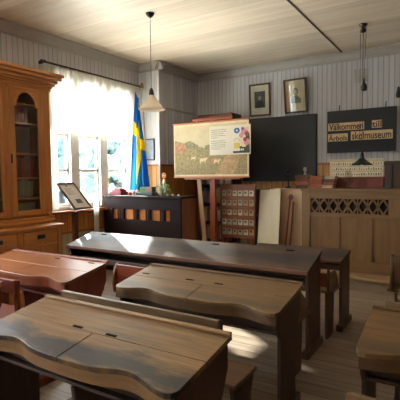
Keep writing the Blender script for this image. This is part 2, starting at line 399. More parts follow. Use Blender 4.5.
MB().grid(lambda u, v: Vector((.02*math.sin(u*2*PI*5), -.09+.16*u, 1.9-1.9*v)), 60, 8, cloth_sheer('sheer_side', (238, 234, 226), .5, .1)).build('curtain_drop', parent=cs)
cs = thing('side_curtain', (XL+.05, 5.49, .99), 'narrow white sheer curtain hanging beside the flag at the right end of the window', 'curtain')
MB().grid(lambda u, v: Vector((.02*math.sin(u*2*PI*4), -.07+.12*u, 1.86-1.86*v)), 60, 8, cloth_sheer('sheer_side', (238, 234, 226), .5, .1)).build('curtain_drop', parent=cs)
cs = thing('side_curtain', (XL+.16, 4.52, .5), 'short strip of white cloth hanging beside the dark organ case', 'curtain')
MB().grid(lambda u, v: Vector((.02*math.sin(u*2*PI*3), -.05+.1*u, .62-.60*v)), 40, 6, cloth_sheer('sheer_side', (238, 234, 226), .5, .1)).build('curtain_drop', parent=cs)

# ------------------------------------------------------------------ bookcase (tall pine cabinet)
bc = thing('bookcase', (0, 0, 0), 'tall honey pine glazed bookcase with arched door glass beside the window', 'bookcase')
FX, LX, BXk = -4.3, -4.1, XL+.025       # upper front, lower front, back
Y0c, Y1c, YM = 2.36, 3.50, 2.93
c = MB()
c.box(BXk, FX-.02, Y1c-.03, Y1c, .97, 2.50, pineY); c.box(BXk, FX-.02, Y0c, Y0c+.03, .97, 2.50, pineY)
c.box(BXk, BXk+.02, Y0c, Y1c, .97, 2.5, darkin, 0)
c.box(BXk, FX-.02, Y0c, Y1c, .97, 1.0, pineH); c.box(BXk, FX-.02, Y0c, Y1c, 2.47, 2.5, pineH)
c.box(FX-.02, FX, Y1c-.06, Y1c, .97, 2.5, pineY); c.box(FX-.02, FX, Y0c, Y0c+.06, .97, 2.5, pineY)
c.box(BXk, FX-.02, YM-.012, YM+.012, 1.0, 2.47, darkin, 0)
c.box(BXk, FX+.012, Y0c-.01, Y1c+.012, .885, .97, pineH, .006)                # plinth of the upper case
c.box(FX+.012, FX+.03, Y0c-.02, Y1c+.02, .90, .93, pineH, .006)
c.build('upper_case', parent=bc)
# cornice
co_ = MB()
for k, (e, z0, z1) in enumerate(((.02, 2.47, 2.50), (.035, 2.50, 2.525), (.06, 2.525, 2.55), (.085, 2.55, 2.59), (.12, 2.59, 2.63), (.14, 2.63, 2.67))):
    co_.box(BXk, FX+e, Y0c-e, Y1c+e*.9, z0, z1, pineH, .008)
co_.build('cornice', parent=bc)
def arched_door(ya, yb, side):
    # frame with arched opening, outline in (y,z), cut as a ring of strips
    d = MB(); z0, z1 = 1.0, 2.47; gy0, gy1 = (ya+.085, yb-.11) if side > 0 else (ya+.11, yb-.085); gz0 = 1.06
    zs, rad = 2.25, (gy1-gy0)/2-.025
    x0, x1 = FX-.018, FX+.008; cy = (gy0+gy1)/2
    d.box(x0, x1, ya, gy0, z0, z1, pineY); d.box(x0, x1, gy1, yb, z0, z1, pineY); d.box(x0, x1, gy0, gy1, z0, gz0, pineH)
    n = 20
    arc = [(cy+rad*math.cos(PI*i/n), zs+rad*1.25*math.sin(PI*i/n)) for i in range(n+1)]
    R_ = [(gy1, zs)]+arc[:n//2+1]+[(cy, z1), (gy1, z1)]; L_ = arc[n//2:]+[(gy0, zs), (gy0, z1), (cy, z1)]
    d.prism(R_, x0, x1, 'X', pineH); d.prism(L_, x0, x1, 'X', pineH)
    # raised beads along the stiles
    for yy in (gy0-.016, gy1+.004): d.box(x1, x1+.006, yy, yy+.012, gz0-.02, zs, pineY, .002)
    o = d.build('door', parent=bc)
    MB().box(FX-.010, FX-.006, gy0-.01, gy1+.01, gz0-.01, zs+rad*1.25+.005, glass('door_glass', .0, (.95, .95, .94)), 0).build('glass_pane', parent=o)
    g = MB(); g.box(FX-.004, FX+.006, cy-.006, cy+.006, gz0, gz0+.0+.001, pineY, 0) 
    g.bm.free()
    if side > 0: MB().box(FX+.008, FX+.022, ya+.014, ya+.034, 1.60, 1.70, blackM, .003).build('lock_plate', parent=o)
    return gy0, gy1
g1 = arched_door(YM+.006, Y1c-.062, 1); g2 = arched_door(Y0c+.062, YM-.006, -1)
s = MB()
for k in range(7): s.box(FX+.008, FX+.016, YM-.05+.012*k-.004, YM-.05+.012*k+.004, 1.02, 2.44, pineY, .003)
s.build('fluted_strip', parent=bc)
SHZ = [1.0, 1.20, 1.44, 1.72, 2.07, 2.29]
for z in SHZ[1:]: MB().box(BXk+.02, FX-.03, Y0c+.03, Y1c-.03, z-.018, z, plain('shelf_board', (176, 116, 70), .5), .002).build('shelf', parent=bc)
# lower part
lo = MB()
lo.box(BXk, LX-.0, Y0c-.04, Y1c-.04, .06, .845, pineY, .004); lo.box(BXk, LX+.03, Y0c-.06, Y1c-.01, .845, .885, pineH, .010)
lo.box(BXk, LX+.02, Y0c-.05, Y1c-.03, 0, .07, pineH, .006)
lo.box(LX, LX+.018, Y0c-.04, Y1c-.04, .655, .675, pineH, .004)
for yy in (Y1c-.11, 2.86, Y0c-.03): lo.box(LX, LX+.02, yy, yy+.06, .07, .845, pineY, .004)
lo.build('lower_case', parent=bc)
for ya, yb in ((2.93, Y1c-.12), (Y0c+.04, 2.85)):
    dr = MB().box(LX, LX+.016, ya, yb, .69, .835, pineH, .006).build('drawer', parent=bc)
    ym = (ya+yb)/2
    MB().box(LX+.016, LX+.030, ym-.05, ym+.05, .745, .79, blackM, .012).build('drawer_handle', parent=dr)
    dd = MB(); dd.box(LX, LX+.014, ya, yb, .09, .64, pineY, .004); dd.box(LX+.014, LX+.024, ya+.06, yb-.06, .15, .58, pineY, .010)
    dd.build('lower_door', parent=bc)
# things on its shelves
def book(x0, y, z, w, h, d, m, label, group, lean=0, cat='book', name='book'):
    t = thing(name, (x0, y, z), label, cat, group)
    ca = MB(); ca.box(-d, 0, 0, .0025, 0, h, m, .001); ca.box(-d, 0, w-.0025, w, 0, h, m, .001); ca.box(-.004, 0, 0, w, 0, h, m, .0015)
    ca.build('cover', parent=t); MB().box(-d+.004, -.004, .0026, w-.0026, .003, h-.003, plain('book_paper', (196, 184, 158), .8), 0).build('pages', parent=t)
    t.rotation_euler = (lean, 0, 0); return t
ORD = ['first', 'second', 'third', 'fourth', 'fifth', 'sixth', 'seventh', 'eighth', 'ninth', 'tenth', 'eleventh', 'twelfth']
def bookrow(z, cols, w, h, nm, gp, lean=0, y=None):
    y = (g1[0]+.005) if y is None else y
    for i in range(len(cols)):
        hh = h*random.uniform(.9, 1.0); ww = w*random.uniform(.85, 1.1)
        book(FX-.07, y, z+.001+w*abs(math.sin(lean))*1.15, ww, hh, .15, cols[i], '%s, %s from the left' % (nm, ORD[i]), gp, lean)
        y += ww+.002+(abs(math.sin(lean))*.004)
bR = [plain('cloth_red', (132, 54, 40), .6), plain('cloth_brown', (124, 82, 56), .6), plain('cloth_dark', (84, 58, 50), .6)]
bG = [plain('cloth_green', (104, 114, 88), .6), plain('cloth_olive', (126, 124, 92), .6), plain('cloth_grey', (134, 132, 118), .6)]
bookrow(SHZ[2], [bR[i % 3] for i in (0, 1, 2, 0, 1, 1, 0)], .038, .25, 'red brown book on the middle shelf behind the bookcase glass', 'red brown books behind the bookcase glass')
bookrow(SHZ[1], [bG[i % 3] for i in (0, 1, 2, 1, 2, 0)], .036, .215, 'green grey book leaning on the second lowest bookcase shelf', 'green books behind the bookcase glass', lean=-.12, y=g1[0]+.035)
bookrow(SHZ[4], [bR[2], bR[1], bR[0], bR[2], bR[1]], .042, .19, 'dark book on the high shelf under the arch of the bookcase', 'dark books under the bookcase arch')
tag(MB().box(FX-.22, FX-.07, g1[0]+.01, g1[1]-.02, 1.002, 1.14, plain('grey_carton', (134, 134, 118), .7), .004).build('storage_box'), 'grey green flat box on the lowest shelf of the bookcase', 'box')
fb = thing('framed_chart', (FX-.08, g1[0]+.01, SHZ[3]+.001), 'dark framed chart standing on the shelf behind the bookcase glass', 'picture')
MB().box(-.02, 0, 0, .235, 0, .30, plain('chart_frame', (112, 84, 58), .5), .003).build('frame', parent=fb)
MB().box(0, .003, .015, .22, .015, .285, plain('chart_face', (76, 66, 58), .6), 0).build('picture_face', parent=fb)

# ------------------------------------------------------------------ school desks
SL = .17
OUT = [(-.61, -.445), (-.55, -.443), (-.50, -.432), (-.44, -.408), (-.38, -.392), (-.33, -.392), (-.28, -.404), (-.22, -.424), (-.14, -.434), (.0, -.436)]
OUT = OUT+[(-x, y) for x, y in OUT[::-1][1:]]
def zt(y, z0=.75): return z0+SL*y
def outline(a, b_):      # scallop points for x in a..b_
    f = lambda x: next((p[1]+(q[1]-p[1])*(x-p[0])/(q[0]-p[0]) for p, q in zip(OUT, OUT[1:]) if p[0] <= x <= q[0]), -.42)
    c_ = lambda x: max(-.6099, min(.6099, x)); g = lambda x: sum(f(c_(x+k*.012)) for k in range(-3, 4))/7
    n = 40 if b_-a < .8 else 72; return [(a+(b_-a)*i/n, g(a+(b_-a)*i/n)) for i in range(n+1)]
def sloped(mb, pts, th, m, bev=.004, z0=.75):
    t = bmesh.new(); A = [t.verts.new((x, y, zt(y, z0))) for x, y in pts]; B = [t.verts.new((x, y, zt(y, z0)-th)) for x, y in pts]
    n = len(pts); t.faces.new(A); t.faces.new(B[::-1])
    for i in range(n): t.faces.new((A[i], B[i], B[(i+1) % n], A[(i+1) % n]))
    bmesh.ops.recalc_face_normals(t, faces=t.faces)
    if bev: bmesh.ops.bevel(t, geom=[e for e in t.edges if e.calc_face_angle(0) > .7], offset=bev, segments=2, affect='EDGES', profile=.5)
    mb._join(t, mb._mi(m))
def school_desk(x, y, top, edge, side, label, bench=-.875, slots=(), sy=-.06, bx=(-.60, .555), seatm=None, railm=None, two=True):
    t = thing('school_desk', (x, y, 0), label, 'school desk', 'two-seat school desks with attached benches')
    d = MB()
    sloped(d, [(-.61, 0), (.61, 0), (.61, -.2195), (-.61, -.2195)], .024, top, .0012)
    sloped(d, [(-.61, .002), (.61, .002), (.61, -.022), (-.61, -.022)], -.011, edge, .003)
    d.build('desktop', parent=t)
    for s_, (a, b_) in enumerate(((-.61, -.012), (-.008, .61))):
        o = outline(a, b_)
        pts = [(a, -.223)]+o+[(b_, -.223)]
        # round the outer corner
        if s_ == 1: pts = [p for p in pts if not (p[0] > .575 and p[1] < -.3)]; pts += []; pts[-1:-1] = [(.590, -.436), (.602, -.422), (.609, -.405)]
        else: pts = [p for p in pts if not (p[0] < -.575 and p[1] < -.3)]; pts[1:1] = [(-.609, -.405), (-.602, -.422), (-.590, -.436)]
        l = MB(); sloped(l, pts, .024, top, .0025); lid = l.build('lid', parent=t)
    for sx in slots:
        MB().box(sx-.032, sx+.032, sy-.008, sy+.008, zt(sy)-.006, zt(sy)+.002, slotM, .0005).build('inkwell_slot', parent=t)
    # apron following the scallops
    a = MB(); o = outline(-.592, .592); mi = a._mi(edge); t_ = bmesh.new()
    F = [(px, py+.008) for px, py in o]; Bk = [(px, py+.030) for px, py in o]
    for i in range(len(o)-1):
        v = [t_.verts.new(q) for q in ((F[i][0], F[i][1], .598), (F[i+1][0], F[i+1][1], .598), (F[i+1][0], F[i+1][1], zt(F[i+1][1])-.0245), (F[i][0], F[i][1], zt(F[i][1])-.0245),
             (Bk[i][0], Bk[i][1], .598), (Bk[i+1][0], Bk[i+1][1], .598), (Bk[i+1][0], Bk[i+1][1], zt(Bk[i+1][1])-.0245), (Bk[i][0], Bk[i][1], zt(Bk[i][1])-.0245))]
        t_.faces.new((v[0], v[1], v[2], v[3])); t_.faces.new((v[5], v[4], v[7], v[6])); t_.faces.new((v[4], v[5], v[1], v[0])); t_.faces.new((v[3], v[2], v[6], v[7]))
        if i == 0: t_.faces.new((v[0], v[3], v[7], v[4]))
        if i == len(o)-2: t_.faces.new((v[1], v[5], v[6], v[2]))
    bmesh.ops.remove_doubles(t_, verts=t_.verts, dist=1e-5); bmesh.ops.recalc_face_normals(t_, faces=t_.faces)
    a._join(t_, mi); a.build('apron', parent=t)
    bb = MB(); bb.box(-.57, .57, -.352, -.03, .515, .53, side, .002); bb.box(-.57, .57, -.03, -.012, .515, .722, side, .002); bb.box(-.57, .57, -.32, -.302, .5305, .66, side, .002)
    bb.build('book_box', parent=t)
    prof = [(-.012, .718), (-.012, .60), (-.06, .50), (-.10, .44), (-.105, .06), (-.355, .06), (-.355, .44), (-.352, .50), (-.378, .54), (-.400, .585), (-.404, .60), (-.404, zt(-.404)-.026)]
    for xx in ((-.595, -.572), (.572, .595)): MB().prism(prof, xx[0], xx[1], 'X', side, .003).build('side_panel', parent=t)
    pr2 = [(-.05, .514), (-.10, .44), (-.105, .0), (-.355, .0), (-.355, .44), (-.365, .514)]
    if two: MB().prism(pr2, -.012, .012, 'X', side, .003).build('middle_panel', parent=t)
    bo = bench
    for xx in (-.584, .584): MB().box(xx-.028, xx+.028, bo-.02, -.05, 0, .06, side, .006).build('floor_runner', parent=t)
    sm = seatm or benchM
    MB().box(bx[0], bx[1], bo+.020, bo+.28, .408, .432, sm, .006).build('seat', parent=t)
    for xx in (-.56, .53):
        MB().prism([(bo+.05, .06), (bo+.05, .30), (bo+.03, .408), (bo+.27, .408), (bo+.23, .30), (bo+.23, .06)], xx-.012, xx+.012, 'X', side, .002).build('seat_leg', parent=t)
    MB().box(bx[0]-.02, bx[1]-.07, bo-.012, bo+.012, .655, .75, railm or railM, .004).build('backrest', parent=t)
    for xx in (bx[0]+.02, bx[1]-.09):
        MB().box(xx-.022, xx+.022, bo+.0125, bo+.034, .432, .742, side, .004).build('backrest_post', parent=t)
    return t
near = school_desk(-1.462, 1.63, deskTop, deskEdge, deskSide, 'nearest khaki school desk with ink stained scalloped lids, at the front', slots=(-.13, .09), sy=-.205)
school_desk(-1.473, 2.635, deskTop2, deskEdgeD, deskSide, 'khaki school desk with scalloped edge, between the nearest desk and the long desk', slots=(-.53, -.14, .09), sy=-.175)
school_desk(-3.06, 2.53, deskTopR, deskSideR, deskSideR, 'red brown school desk in front of the bookcase, two dark inkwell slots', bench=-.76, slots=(.07, .48), railm=deskSideR, seatm=deskSideR)
school_desk(-3.19, 1.69, deskTopR, deskSideR, deskSideR, 'red brown school desk cut by the left edge of the photo', bench=-.80, slots=(.3,))
school_desk(.215, 2.34, deskTop2, deskEdgeD, deskSide, 'dim khaki school desk across the aisle at the right, nearer one', bench=-.97, slots=(-.3,), bx=(-.50, .555))
school_desk(.265, 3.30, deskTop2, deskEdgeD, deskSide, 'dim school desk at the right edge, behind the nearer one across the aisle', bench=-.82)

# long desk -------------------------------------------------------------
def long_desk(x0, x1, yb, zb, depth, sl, label, slots, name='long_school_desk', midp=True, lip=.028, bottom=.53):
    t = thing(name, ((x0+x1)/2, yb, 0), label, 'school desk'); hw = (x1-x0)/2
    zf = lambda y: zb+sl*y
    d = MB(); tt = bmesh.new()
    pts = [(-hw, 0), (hw, 0), (hw, -depth), (-hw, -depth)]
    A = [tt.verts.new((px, py, zf(py))) for px, py in pts]; B = [tt.verts.new((px, py, zf(py)-.028)) for px, py in pts]
    tt.faces.new(A); tt.faces.new(B[::-1])
    for i in range(4): tt.faces.new((A[i], B[i], B[(i+1) % 4], A[(i+1) % 4]))
    bmesh.ops.recalc_face_normals(tt, faces=tt.faces); bmesh.ops.bevel(tt, geom=list(tt.edges), offset=.004, segments=2, affect='EDGES', profile=.5)
    d._join(tt, d._mi(longTop)); d.build('desktop', parent=t)
    MB().box(-hw, hw, -depth-.012, -depth-.0005, zf(-depth)-.030, zf(-depth)+.002, worn, .004).build('front_edge', parent=t)
    for sx in slots: MB().box(sx-.035, sx+.035, -.060, -.038, zf(-.05)-.004, zf(-.05)+.004, slotM, .001).build('inkwell_slot', parent=t)
    MB().box(-hw+.03, hw-.03, -.03, -.012, bottom, zf(-.03)-.03, longSide, .002).build('back_board', parent=t)
    MB().box(-hw+.03, hw-.03, -depth+.05, -.03, bottom, bottom+.02, longSide, .002).build('book_shelf', parent=t)
    MB().box(-hw+.03, hw-.03, -depth+.03, -depth+.05, bottom, bottom+.05, longSide, .003).build('shelf_lip', parent=t)
    pr = [(-.02, zf(-.02)-.031), (-.02, .06), (-depth+.03, .06), (-depth+.03, zf(-depth+.03)-.031)]
    for a in (-hw+.005, hw-.030): MB().prism(pr, a, a+.025, 'X', longSide, .003).build('side_panel', parent=t)
    if midp:
        pr2 = [(-.06, bottom-.002), (-.08, 0), (-depth+.09, 0), (-depth+.07, bottom-.002)]
        for a in (-hw*.27,): MB().prism(pr2, a, a+.025, 'X', longSide, .003).build('middle_panel', parent=t)
    for a in (-hw+.018, hw-.018): MB().box(a-.028, a+.028, -depth-.01, .03, 0, .06, longSide, .006).build('floor_runner', parent=t)
    return t
long_desk(-3.71, -1.01, 3.57, .80, .375, .28, 'long dark brown sloping desk spanning the room behind the khaki desk', (-1.10, .35, 1.09))
long_desk(-1.90, -.93, 4.28, .70, .36, .12, 'dark desk furthest from the camera, its end showing beyond the long desk', (), midp=False, bottom=.56)
def long_bench(x0, x1, y0, label, backm, seat_m, zt_=.68):
    t = thing('bench', ((x0+x1)/2, y0, 0), label, 'bench', 'benches with rounded ends'); hw = (x1-x0)/2
    MB().box(-hw-.03, hw+.02, .012, .30, .412, .436, seat_m, .008).build('seat', parent=t)
    MB().box(-hw+.025, hw-.025, .0, .020, .47, zt_-.01, backm, .005).build('backrest', parent=t)
    arc = [(-.02, .4365), (-.03, .50), (-.025, .58), (-.005, .64), (.02, zt_-.005), (.05, zt_), (.08, zt_-.02), (.16, .60), (.25, .53), (.285, .48), (.28, .4365)]
    for a in (-hw, hw-.024): MB().prism(arc, a, a+.024, 'X', benchM if a > 0 else backm, .004).build('end_plate', parent=t)
    for a in (-hw+.03, hw-.055): MB().prism([(.04, 0), (.04, .411), (.26, .411), (.24, 0)], a, a+.025, 'X', longSide, .003).build('seat_leg', parent=t)
    return t
redb = wood('bench_back_red', (124, 56, 34), (156, 78, 46), 'X', .4, .7)
palew = plain('pale_seat_edge', (150, 136, 128), .45)
long_bench(-2.62, -.97, 2.775, 'red brown bench with rounded ends, between the khaki desk and the long desk', redb, benchM)
long_bench(-1.85, -.96, 3.64, 'dim bench with orange brown rounded end, behind the long desk', redb, benchM, .60)
long_bench(-.53, .70, 3.96, 'dim brown bench with rounded end at the right edge of the photo', benchM, benchM, .74)

# ------------------------------------------------------------------ organ case by the window
og = thing('pump_organ', (-4.0, 4.8, 0), 'dark brown organ case with orange panel openings, below the flag', 'organ')
o = MB(); a0, a1 = -.715, .715
o.box(a0, a1, 0, .03, 0, .93-.02, darkWood, .004) ; o.bm.clear()
zt1, zb1 = .955, .80
for (xa, xb) in ((a0, -.54), (-.44, -.31), (-.13, -.05), (.10, .19), (.36, .44), (.53, a1)): o.box(xa, xb, 0, .03, zb1, zt1, darkWood, .003)
o.box(a0, a1, 0, .03, zt1, 1.12, darkWood, .003); o.box(a0, a1, 0, .03, .05, zb1, darkWood, .003)
o.box(a0-.01, a1+.01, -.01, .38, 0, .06, darkWood, .005)
o.build('front_panel', parent=og)
pan = wood('organ_panel_orange', (186, 112, 54), (206, 134, 70), 'Z', .4)
MB().box(-.56, .56, .032, .045, zb1-.01, zt1+.01, pan, .001).build('lattice_backing', parent=og)
m_ = MB()
for xx in (-.395, -.355, -.09, .145, .40): m_.box(xx-.006, xx+.006, -.006, -.0005, zb1+.01, zt1-.01, plain('bead', (96, 62, 46), .4), .002)
m_.build('bead_moulding', parent=og)
sb = wood('organ_side', (108, 60, 34), (134, 78, 46), 'Z', .45)
for xx in (a0, a1-.025): MB().box(xx, xx+.025, .031, .37, .061, 1.12, sb if xx > 0 else darkWood, .003).build('side_panel', parent=og)
MB().box(a0-.02, a1+.02, -.02, .39, 1.121, 1.15, darkWood, .006).build('top_board', parent=og)
MB().box(a0+.025, a1-.025, .35, .37, .061, 1.12, darkWood, .003).build('back_panel', parent=og)
ZT = 1.151
# hymn books, box, plant etc on the organ
redc = plain('book_maroon', (112, 20, 40), .5)
for i, (w, d, z, cx) in enumerate(((.24, .20, 0, -4.58), (.22, .18, .026, -4.57), (.18, .15, .052, -4.575), (.12, .11, .078, -4.57))):
    bt = thing('hymn_book', (cx, 5.0, ZT+z), 'maroon book in the pile at the left end of the organ, %s' % ('bottom one', 'second from the bottom', 'second from the top', 'topmost and smallest')[i], 'book', 'maroon books piled on the organ')
    q = MB(); q.box(-w/2, w/2, -d/2, d/2, 0, .003, redc, .001); q.box(-w/2, w/2, -d/2, d/2, .022, .025, redc, .001); q.box(-w/2, -w/2+.003, -d/2, d/2, 0, .025, redc, .001); q.build('cover', parent=bt)
    MB().box(-w/2+.004, w/2-.004, -d/2+.004, d/2-.004, .0032, .0218, plain('maroon_edge', (130, 36, 50), .6), 0).build('pages', parent=bt)
tag(MB().lathe([(0, 0), (.03, 0), (.035, .03), (.03, .045), (0, .045)], (-4.33, 4.98, ZT), 16, plain('small_red', (150, 50, 60), .5)).build('pin_cushion'), 'small red round object on the organ between the maroon books and the green box', 'ornament')
gb = thing('green_box', (-4.05, 5.05, ZT), 'dark green box with red and green side on the organ below the flag', 'box')
MB().box(-.16, .16, -.09, .09, 0, .045, plain('green_tray', (22, 44, 30), .5), .008).build('tray', parent=gb)
MB().box(-.11, .12, -.05, .05, .0455, .125, plain('green_card', (30, 92, 42), .5), .004).build('carton', parent=gb)
MB().box(.01, .12, -.0535, -.0505, .06, .12, plain('red_card', (134, 66, 46), .5), .001).build('printed_front', parent=gb)
tag(MB().lathe([(0, 0), (.016, 0), (.018, .05), (.008, .065), (.008, .085), (0, .085)], (-4.215, 4.93, ZT), 14, plain('pinkish', (196, 130, 120), .4)).build('small_bottle'), 'tiny pink bottle on the organ left of the dark green box', 'bottle')
pl = thing('potted_plant', (-3.72, 4.99, ZT), 'small leafy plant in a pale bowl on the organ, right of the flag', 'potted plant')
MB().lathe([(0, 0), (.045, 0), (.075, .05), (.078, .055), (.070, .055), (.04, .012), (0, .012)], (0, 0, 0), 24, plain('cream_bowl', (206, 190, 160), .35)).build('bowl', parent=pl)
MB().lathe([(0, .045), (.068, .045)], (0, 0, 0), 20, plain('soil', (50, 38, 28), .9)).build('soil', parent=pl)
lf = MB(); gM = plain('leaf_green', (112, 156, 104), .5, var=.3); gW = plain('leaf_pale', (176, 190, 160), .5)
for i in range(150):
    a = random.uniform(0, 2*PI); rr = random.uniform(.02, .145); hh = random.uniform(.06, .19)-(rr*.3)
    T = Matrix.Translation((rr*math.cos(a), rr*math.sin(a)*.8, hh)) @ Matrix.Rotation(a, 4, 'Z') @ Matrix.Rotation(random.uniform(-.6, .9), 4, 'Y')
    lf.prism([(-.018, 0), (-.008, .009), (.012, .008), (.022, 0), (.012, -.008), (-.008, -.009)], 0, .0015, 'Z', gM if random.random() < .75 else gW, T=T)
for i in range(14):
    a = i*.45; lf.tube([(0, 0, .045), (.03*math.cos(a), .025*math.sin(a), .07), (.07*math.cos(a), .055*math.sin(a), .09)], .0018, 5, gM)
lf.build('foliage', parent=pl)
cd = thing('figurine', (-3.87, 5.23, ZT), 'pale standing ornament with orange flower top behind the plant on the organ', 'ornament')
MB().lathe([(0, 0), (.04, 0), (.045, .02), (.02, .05), (.028, .16), (.022, .23), (0, .24)], (0, 0, 0), 18, plain('pale_ceramic', (216, 196, 170), .35)).build('body', parent=cd)
fo = MB()
for i in range(12): a = i*PI/6; fo.ball((.035*math.cos(a), 0, .29+.035*math.sin(a)), .013, plain('orange_petal', (206, 140, 84), .6), sub=1)
fo.ball((0, 0, .29), .02, plain('petal_mid', (226, 190, 150), .6)); fo.tube([(0, 0, .235), (0, 0, .275)], .005); fo.build('flower', parent=cd)
for i, xx in enumerate((-3.60, -3.52, -3.40)):
    tag(MB().lathe([(0, 0), (.018, 0), (.022, .012), (.012, .028), (0, .03)], (xx, 4.93+.03*(i % 2), ZT), 12, plain('small_white', (200, 196, 190), .4)).build('small_cup'), 'tiny white cup on the right end of the organ, %s' % ('nearest the plant', 'in the middle', 'furthest right')[i], 'cup', 'tiny white cups on the organ')

# ------------------------------------------------------------------ flag
fl = thing('flag', (-4.47, 5.48, 0), 'blue and yellow flag hanging furled from a tall pole beside the window', 'flag')
MB().tube([(.12, 0, .04), (0, 0, 2.86)], .014, 10, plain('pole_white', (206, 196, 180), .5)).build('flag_pole', parent=fl)
MB().ball((-.002, 0, 2.90), .028, brass, (1, 1, 1.5)).build('finial', parent=fl)
MB().lathe([(0, 0), (.14, 0), (.14, .03), (.03, .05), (.03, .12), (0, .12)], (.12, 0, 0), 24, blackM).build('pole_foot', parent=fl)
def flag_mat():
    m = bpy.data.materials.new('flag_cloth'); m.use_nodes = True; nt = m.node_tree; N = nt.nodes; L = nt.links; b = N['Principled BSDF']; b.inputs['Roughness'].default_value = .8
    uv = N.new('ShaderNodeUVMap'); sx = N.new('ShaderNodeSeparateXYZ'); L.new(uv.outputs[0], sx.inputs[0])
    vx = math_node(nt, 'LESS_THAN', math_node(nt, 'ABSOLUTE', math_node(nt, 'SUBTRACT', sx.outputs[0], .375)), .062)
    vy = math_node(nt, 'LESS_THAN', math_node(nt, 'ABSOLUTE', math_node(nt, 'SUBTRACT', sx.outputs[1], .5)), .10)
    k = math_node(nt, 'MAXIMUM', vx, vy); mx = N.new('ShaderNodeMix'); mx.data_type = 'RGBA'; L.new(k, mx.inputs[0])
    mx.inputs['A'].default_value = lin((30, 116, 190)); mx.inputs['B'].default_value = lin((236, 206, 40)); L.new(mx.outputs['Result'], b.inputs['Base Color'])
    tr = N.new('ShaderNodeBsdfTranslucent'); L.new(mx.outputs['Result'], tr.inputs[0]); ms = N.new('ShaderNodeMixShader'); ms.inputs[0].default_value = .45
    L.new(b.outputs[0], ms.inputs[1]); L.new(tr.outputs[0], ms.inputs[2]); L.new(ms.outputs[0], N['Material Output'].inputs[0])
    return m
fM = flag_mat()
b = MB(); NU, NV = 60, 40
def flagp(u, v):
    # u along hoist->fly (falls down), v across the cloth, gathered in pleats widening downwards
    z = 2.80-.30*v*(1-u)-1.58*u-.02*math.sin(v*9)
    wd = .035+.20*u**.85
    x = -.04-.0*u+(v-.45)*2*wd*.75
    y = -.07-.045*math.sin(v*2*PI*2.5+u*1.5)*(.4+.6*u)-.02*math.sin(v*2*PI*5)
    return Vector((x, y, z))
b.grid(flagp, NU, NV, fM)
o = b.build('flag_cloth', parent=fl); uvl = o.data.uv_layers.new(name='UVMap')
idx = 0
for p in o.data.polygons:
    for li in p.loop_indices:
        vi = o.data.loops[li].vertex_index; i, j = divmod(vi, NV+1)
        uvl.data[li].uv = (i/NU*.95-.10*(j/NV-.5), j/NV+(i/NU-.55)*.42)
# small picture on the pale corner wall
sp = thing('small_picture', (-4.535, CY-.001, 1.70), 'small dark framed picture on the pale wall beside the flag', 'picture')
q = MB()
for a in ((-.10, -.085, 0, .36), (.085, .10, 0, .36), (-.10, .10, 0, .015), (-.10, .10, .345, .36)): q.box(a[0], a[1], -.02, 0, a[2], a[3], plain('frame_brown', (66, 46, 40), .4), .002)
q.build('frame', parent=sp); MB().box(-.085, .085, -.010, -.004, .015, .345, plain('print_blue', (176, 190, 206), .5, var=.2, scale=20), 0).build('print', parent=sp)
tag(MB().box(XL+.002, XL+.03, 5.60, 5.68, 1.2, 2.15, wood('brown_board', (150, 92, 58), (172, 110, 70), 'Z', .5), .004).build('wooden_strip'), 'brown upright wooden strip on the wall at the right side of the window', 'board')

# ------------------------------------------------------------------ reading stand
rs = thing('reading_stand', (-4.02, 3.60, 0), 'slanted framed notice on a dark wooden post in front of the window', 'stand')
pd = wood('stand_post', (74, 36, 24), (100, 52, 34), 'Z', .4)
MB().box(-.03, .03, -.025, .025, .03, 1.02, pd, .005).build('post', parent=rs)
MB().box(-.16, .16, -.14, .14, 0, .03, pd, .006).build('base', parent=rs)
T = Matrix.Translation((.02, 0, 1.045)) @ Matrix.Rotation(math.radians(-44.5), 4, 'Y').inverted()
T = Matrix(((-.713, 0, .70, .02), (0, 1, 0, 0), (.70, 0, .713, 1.045), (0, 0, 0, 1)))   # local x runs up the slope
Lb, w0, w1 = .45, -.01, .27
fr = MB()
for a in ((0, Lb, w0, w0+.018), (0, Lb, w1-.018, w1), (0, .018, w0, w1), (Lb-.018, Lb, w0, w1)): fr.box(a[0], a[1], a[2], a[3], -.014, .010, plain('frame_brown2', (84, 56, 44), .4), .002, T=T)
fr.box(0, .0, 0, 0, 0, 0, None, 0) if False else None
fr.build('frame', parent=rs)
MB().box(.016, Lb-.016, w0+.016, w1-.016, -.010, -.004, plain('notice_paper', (206, 196, 186), .45, var=.08), 0, T=T).build('notice', parent=rs)
ink = plain('ink_grey', (90, 80, 74), .7)
pr = MB()
for k in range(7): pr.box(.36-.018*k, .364-.018*k, .05, .05+.15*random.uniform(.7, 1), -.0039, -.0030, ink, 0, T=T)
pr.box(.10, .17, .10, .19, -.0039, -.0030, plain('photo_dark', (96, 84, 70), .6, var=.5, scale=60), 0, T=T)
pr.box(Lb-.06, Lb-.035, .10, .13, -.0039, -.003, ink, 0, T=T)
pr.build('printed_text', parent=rs)

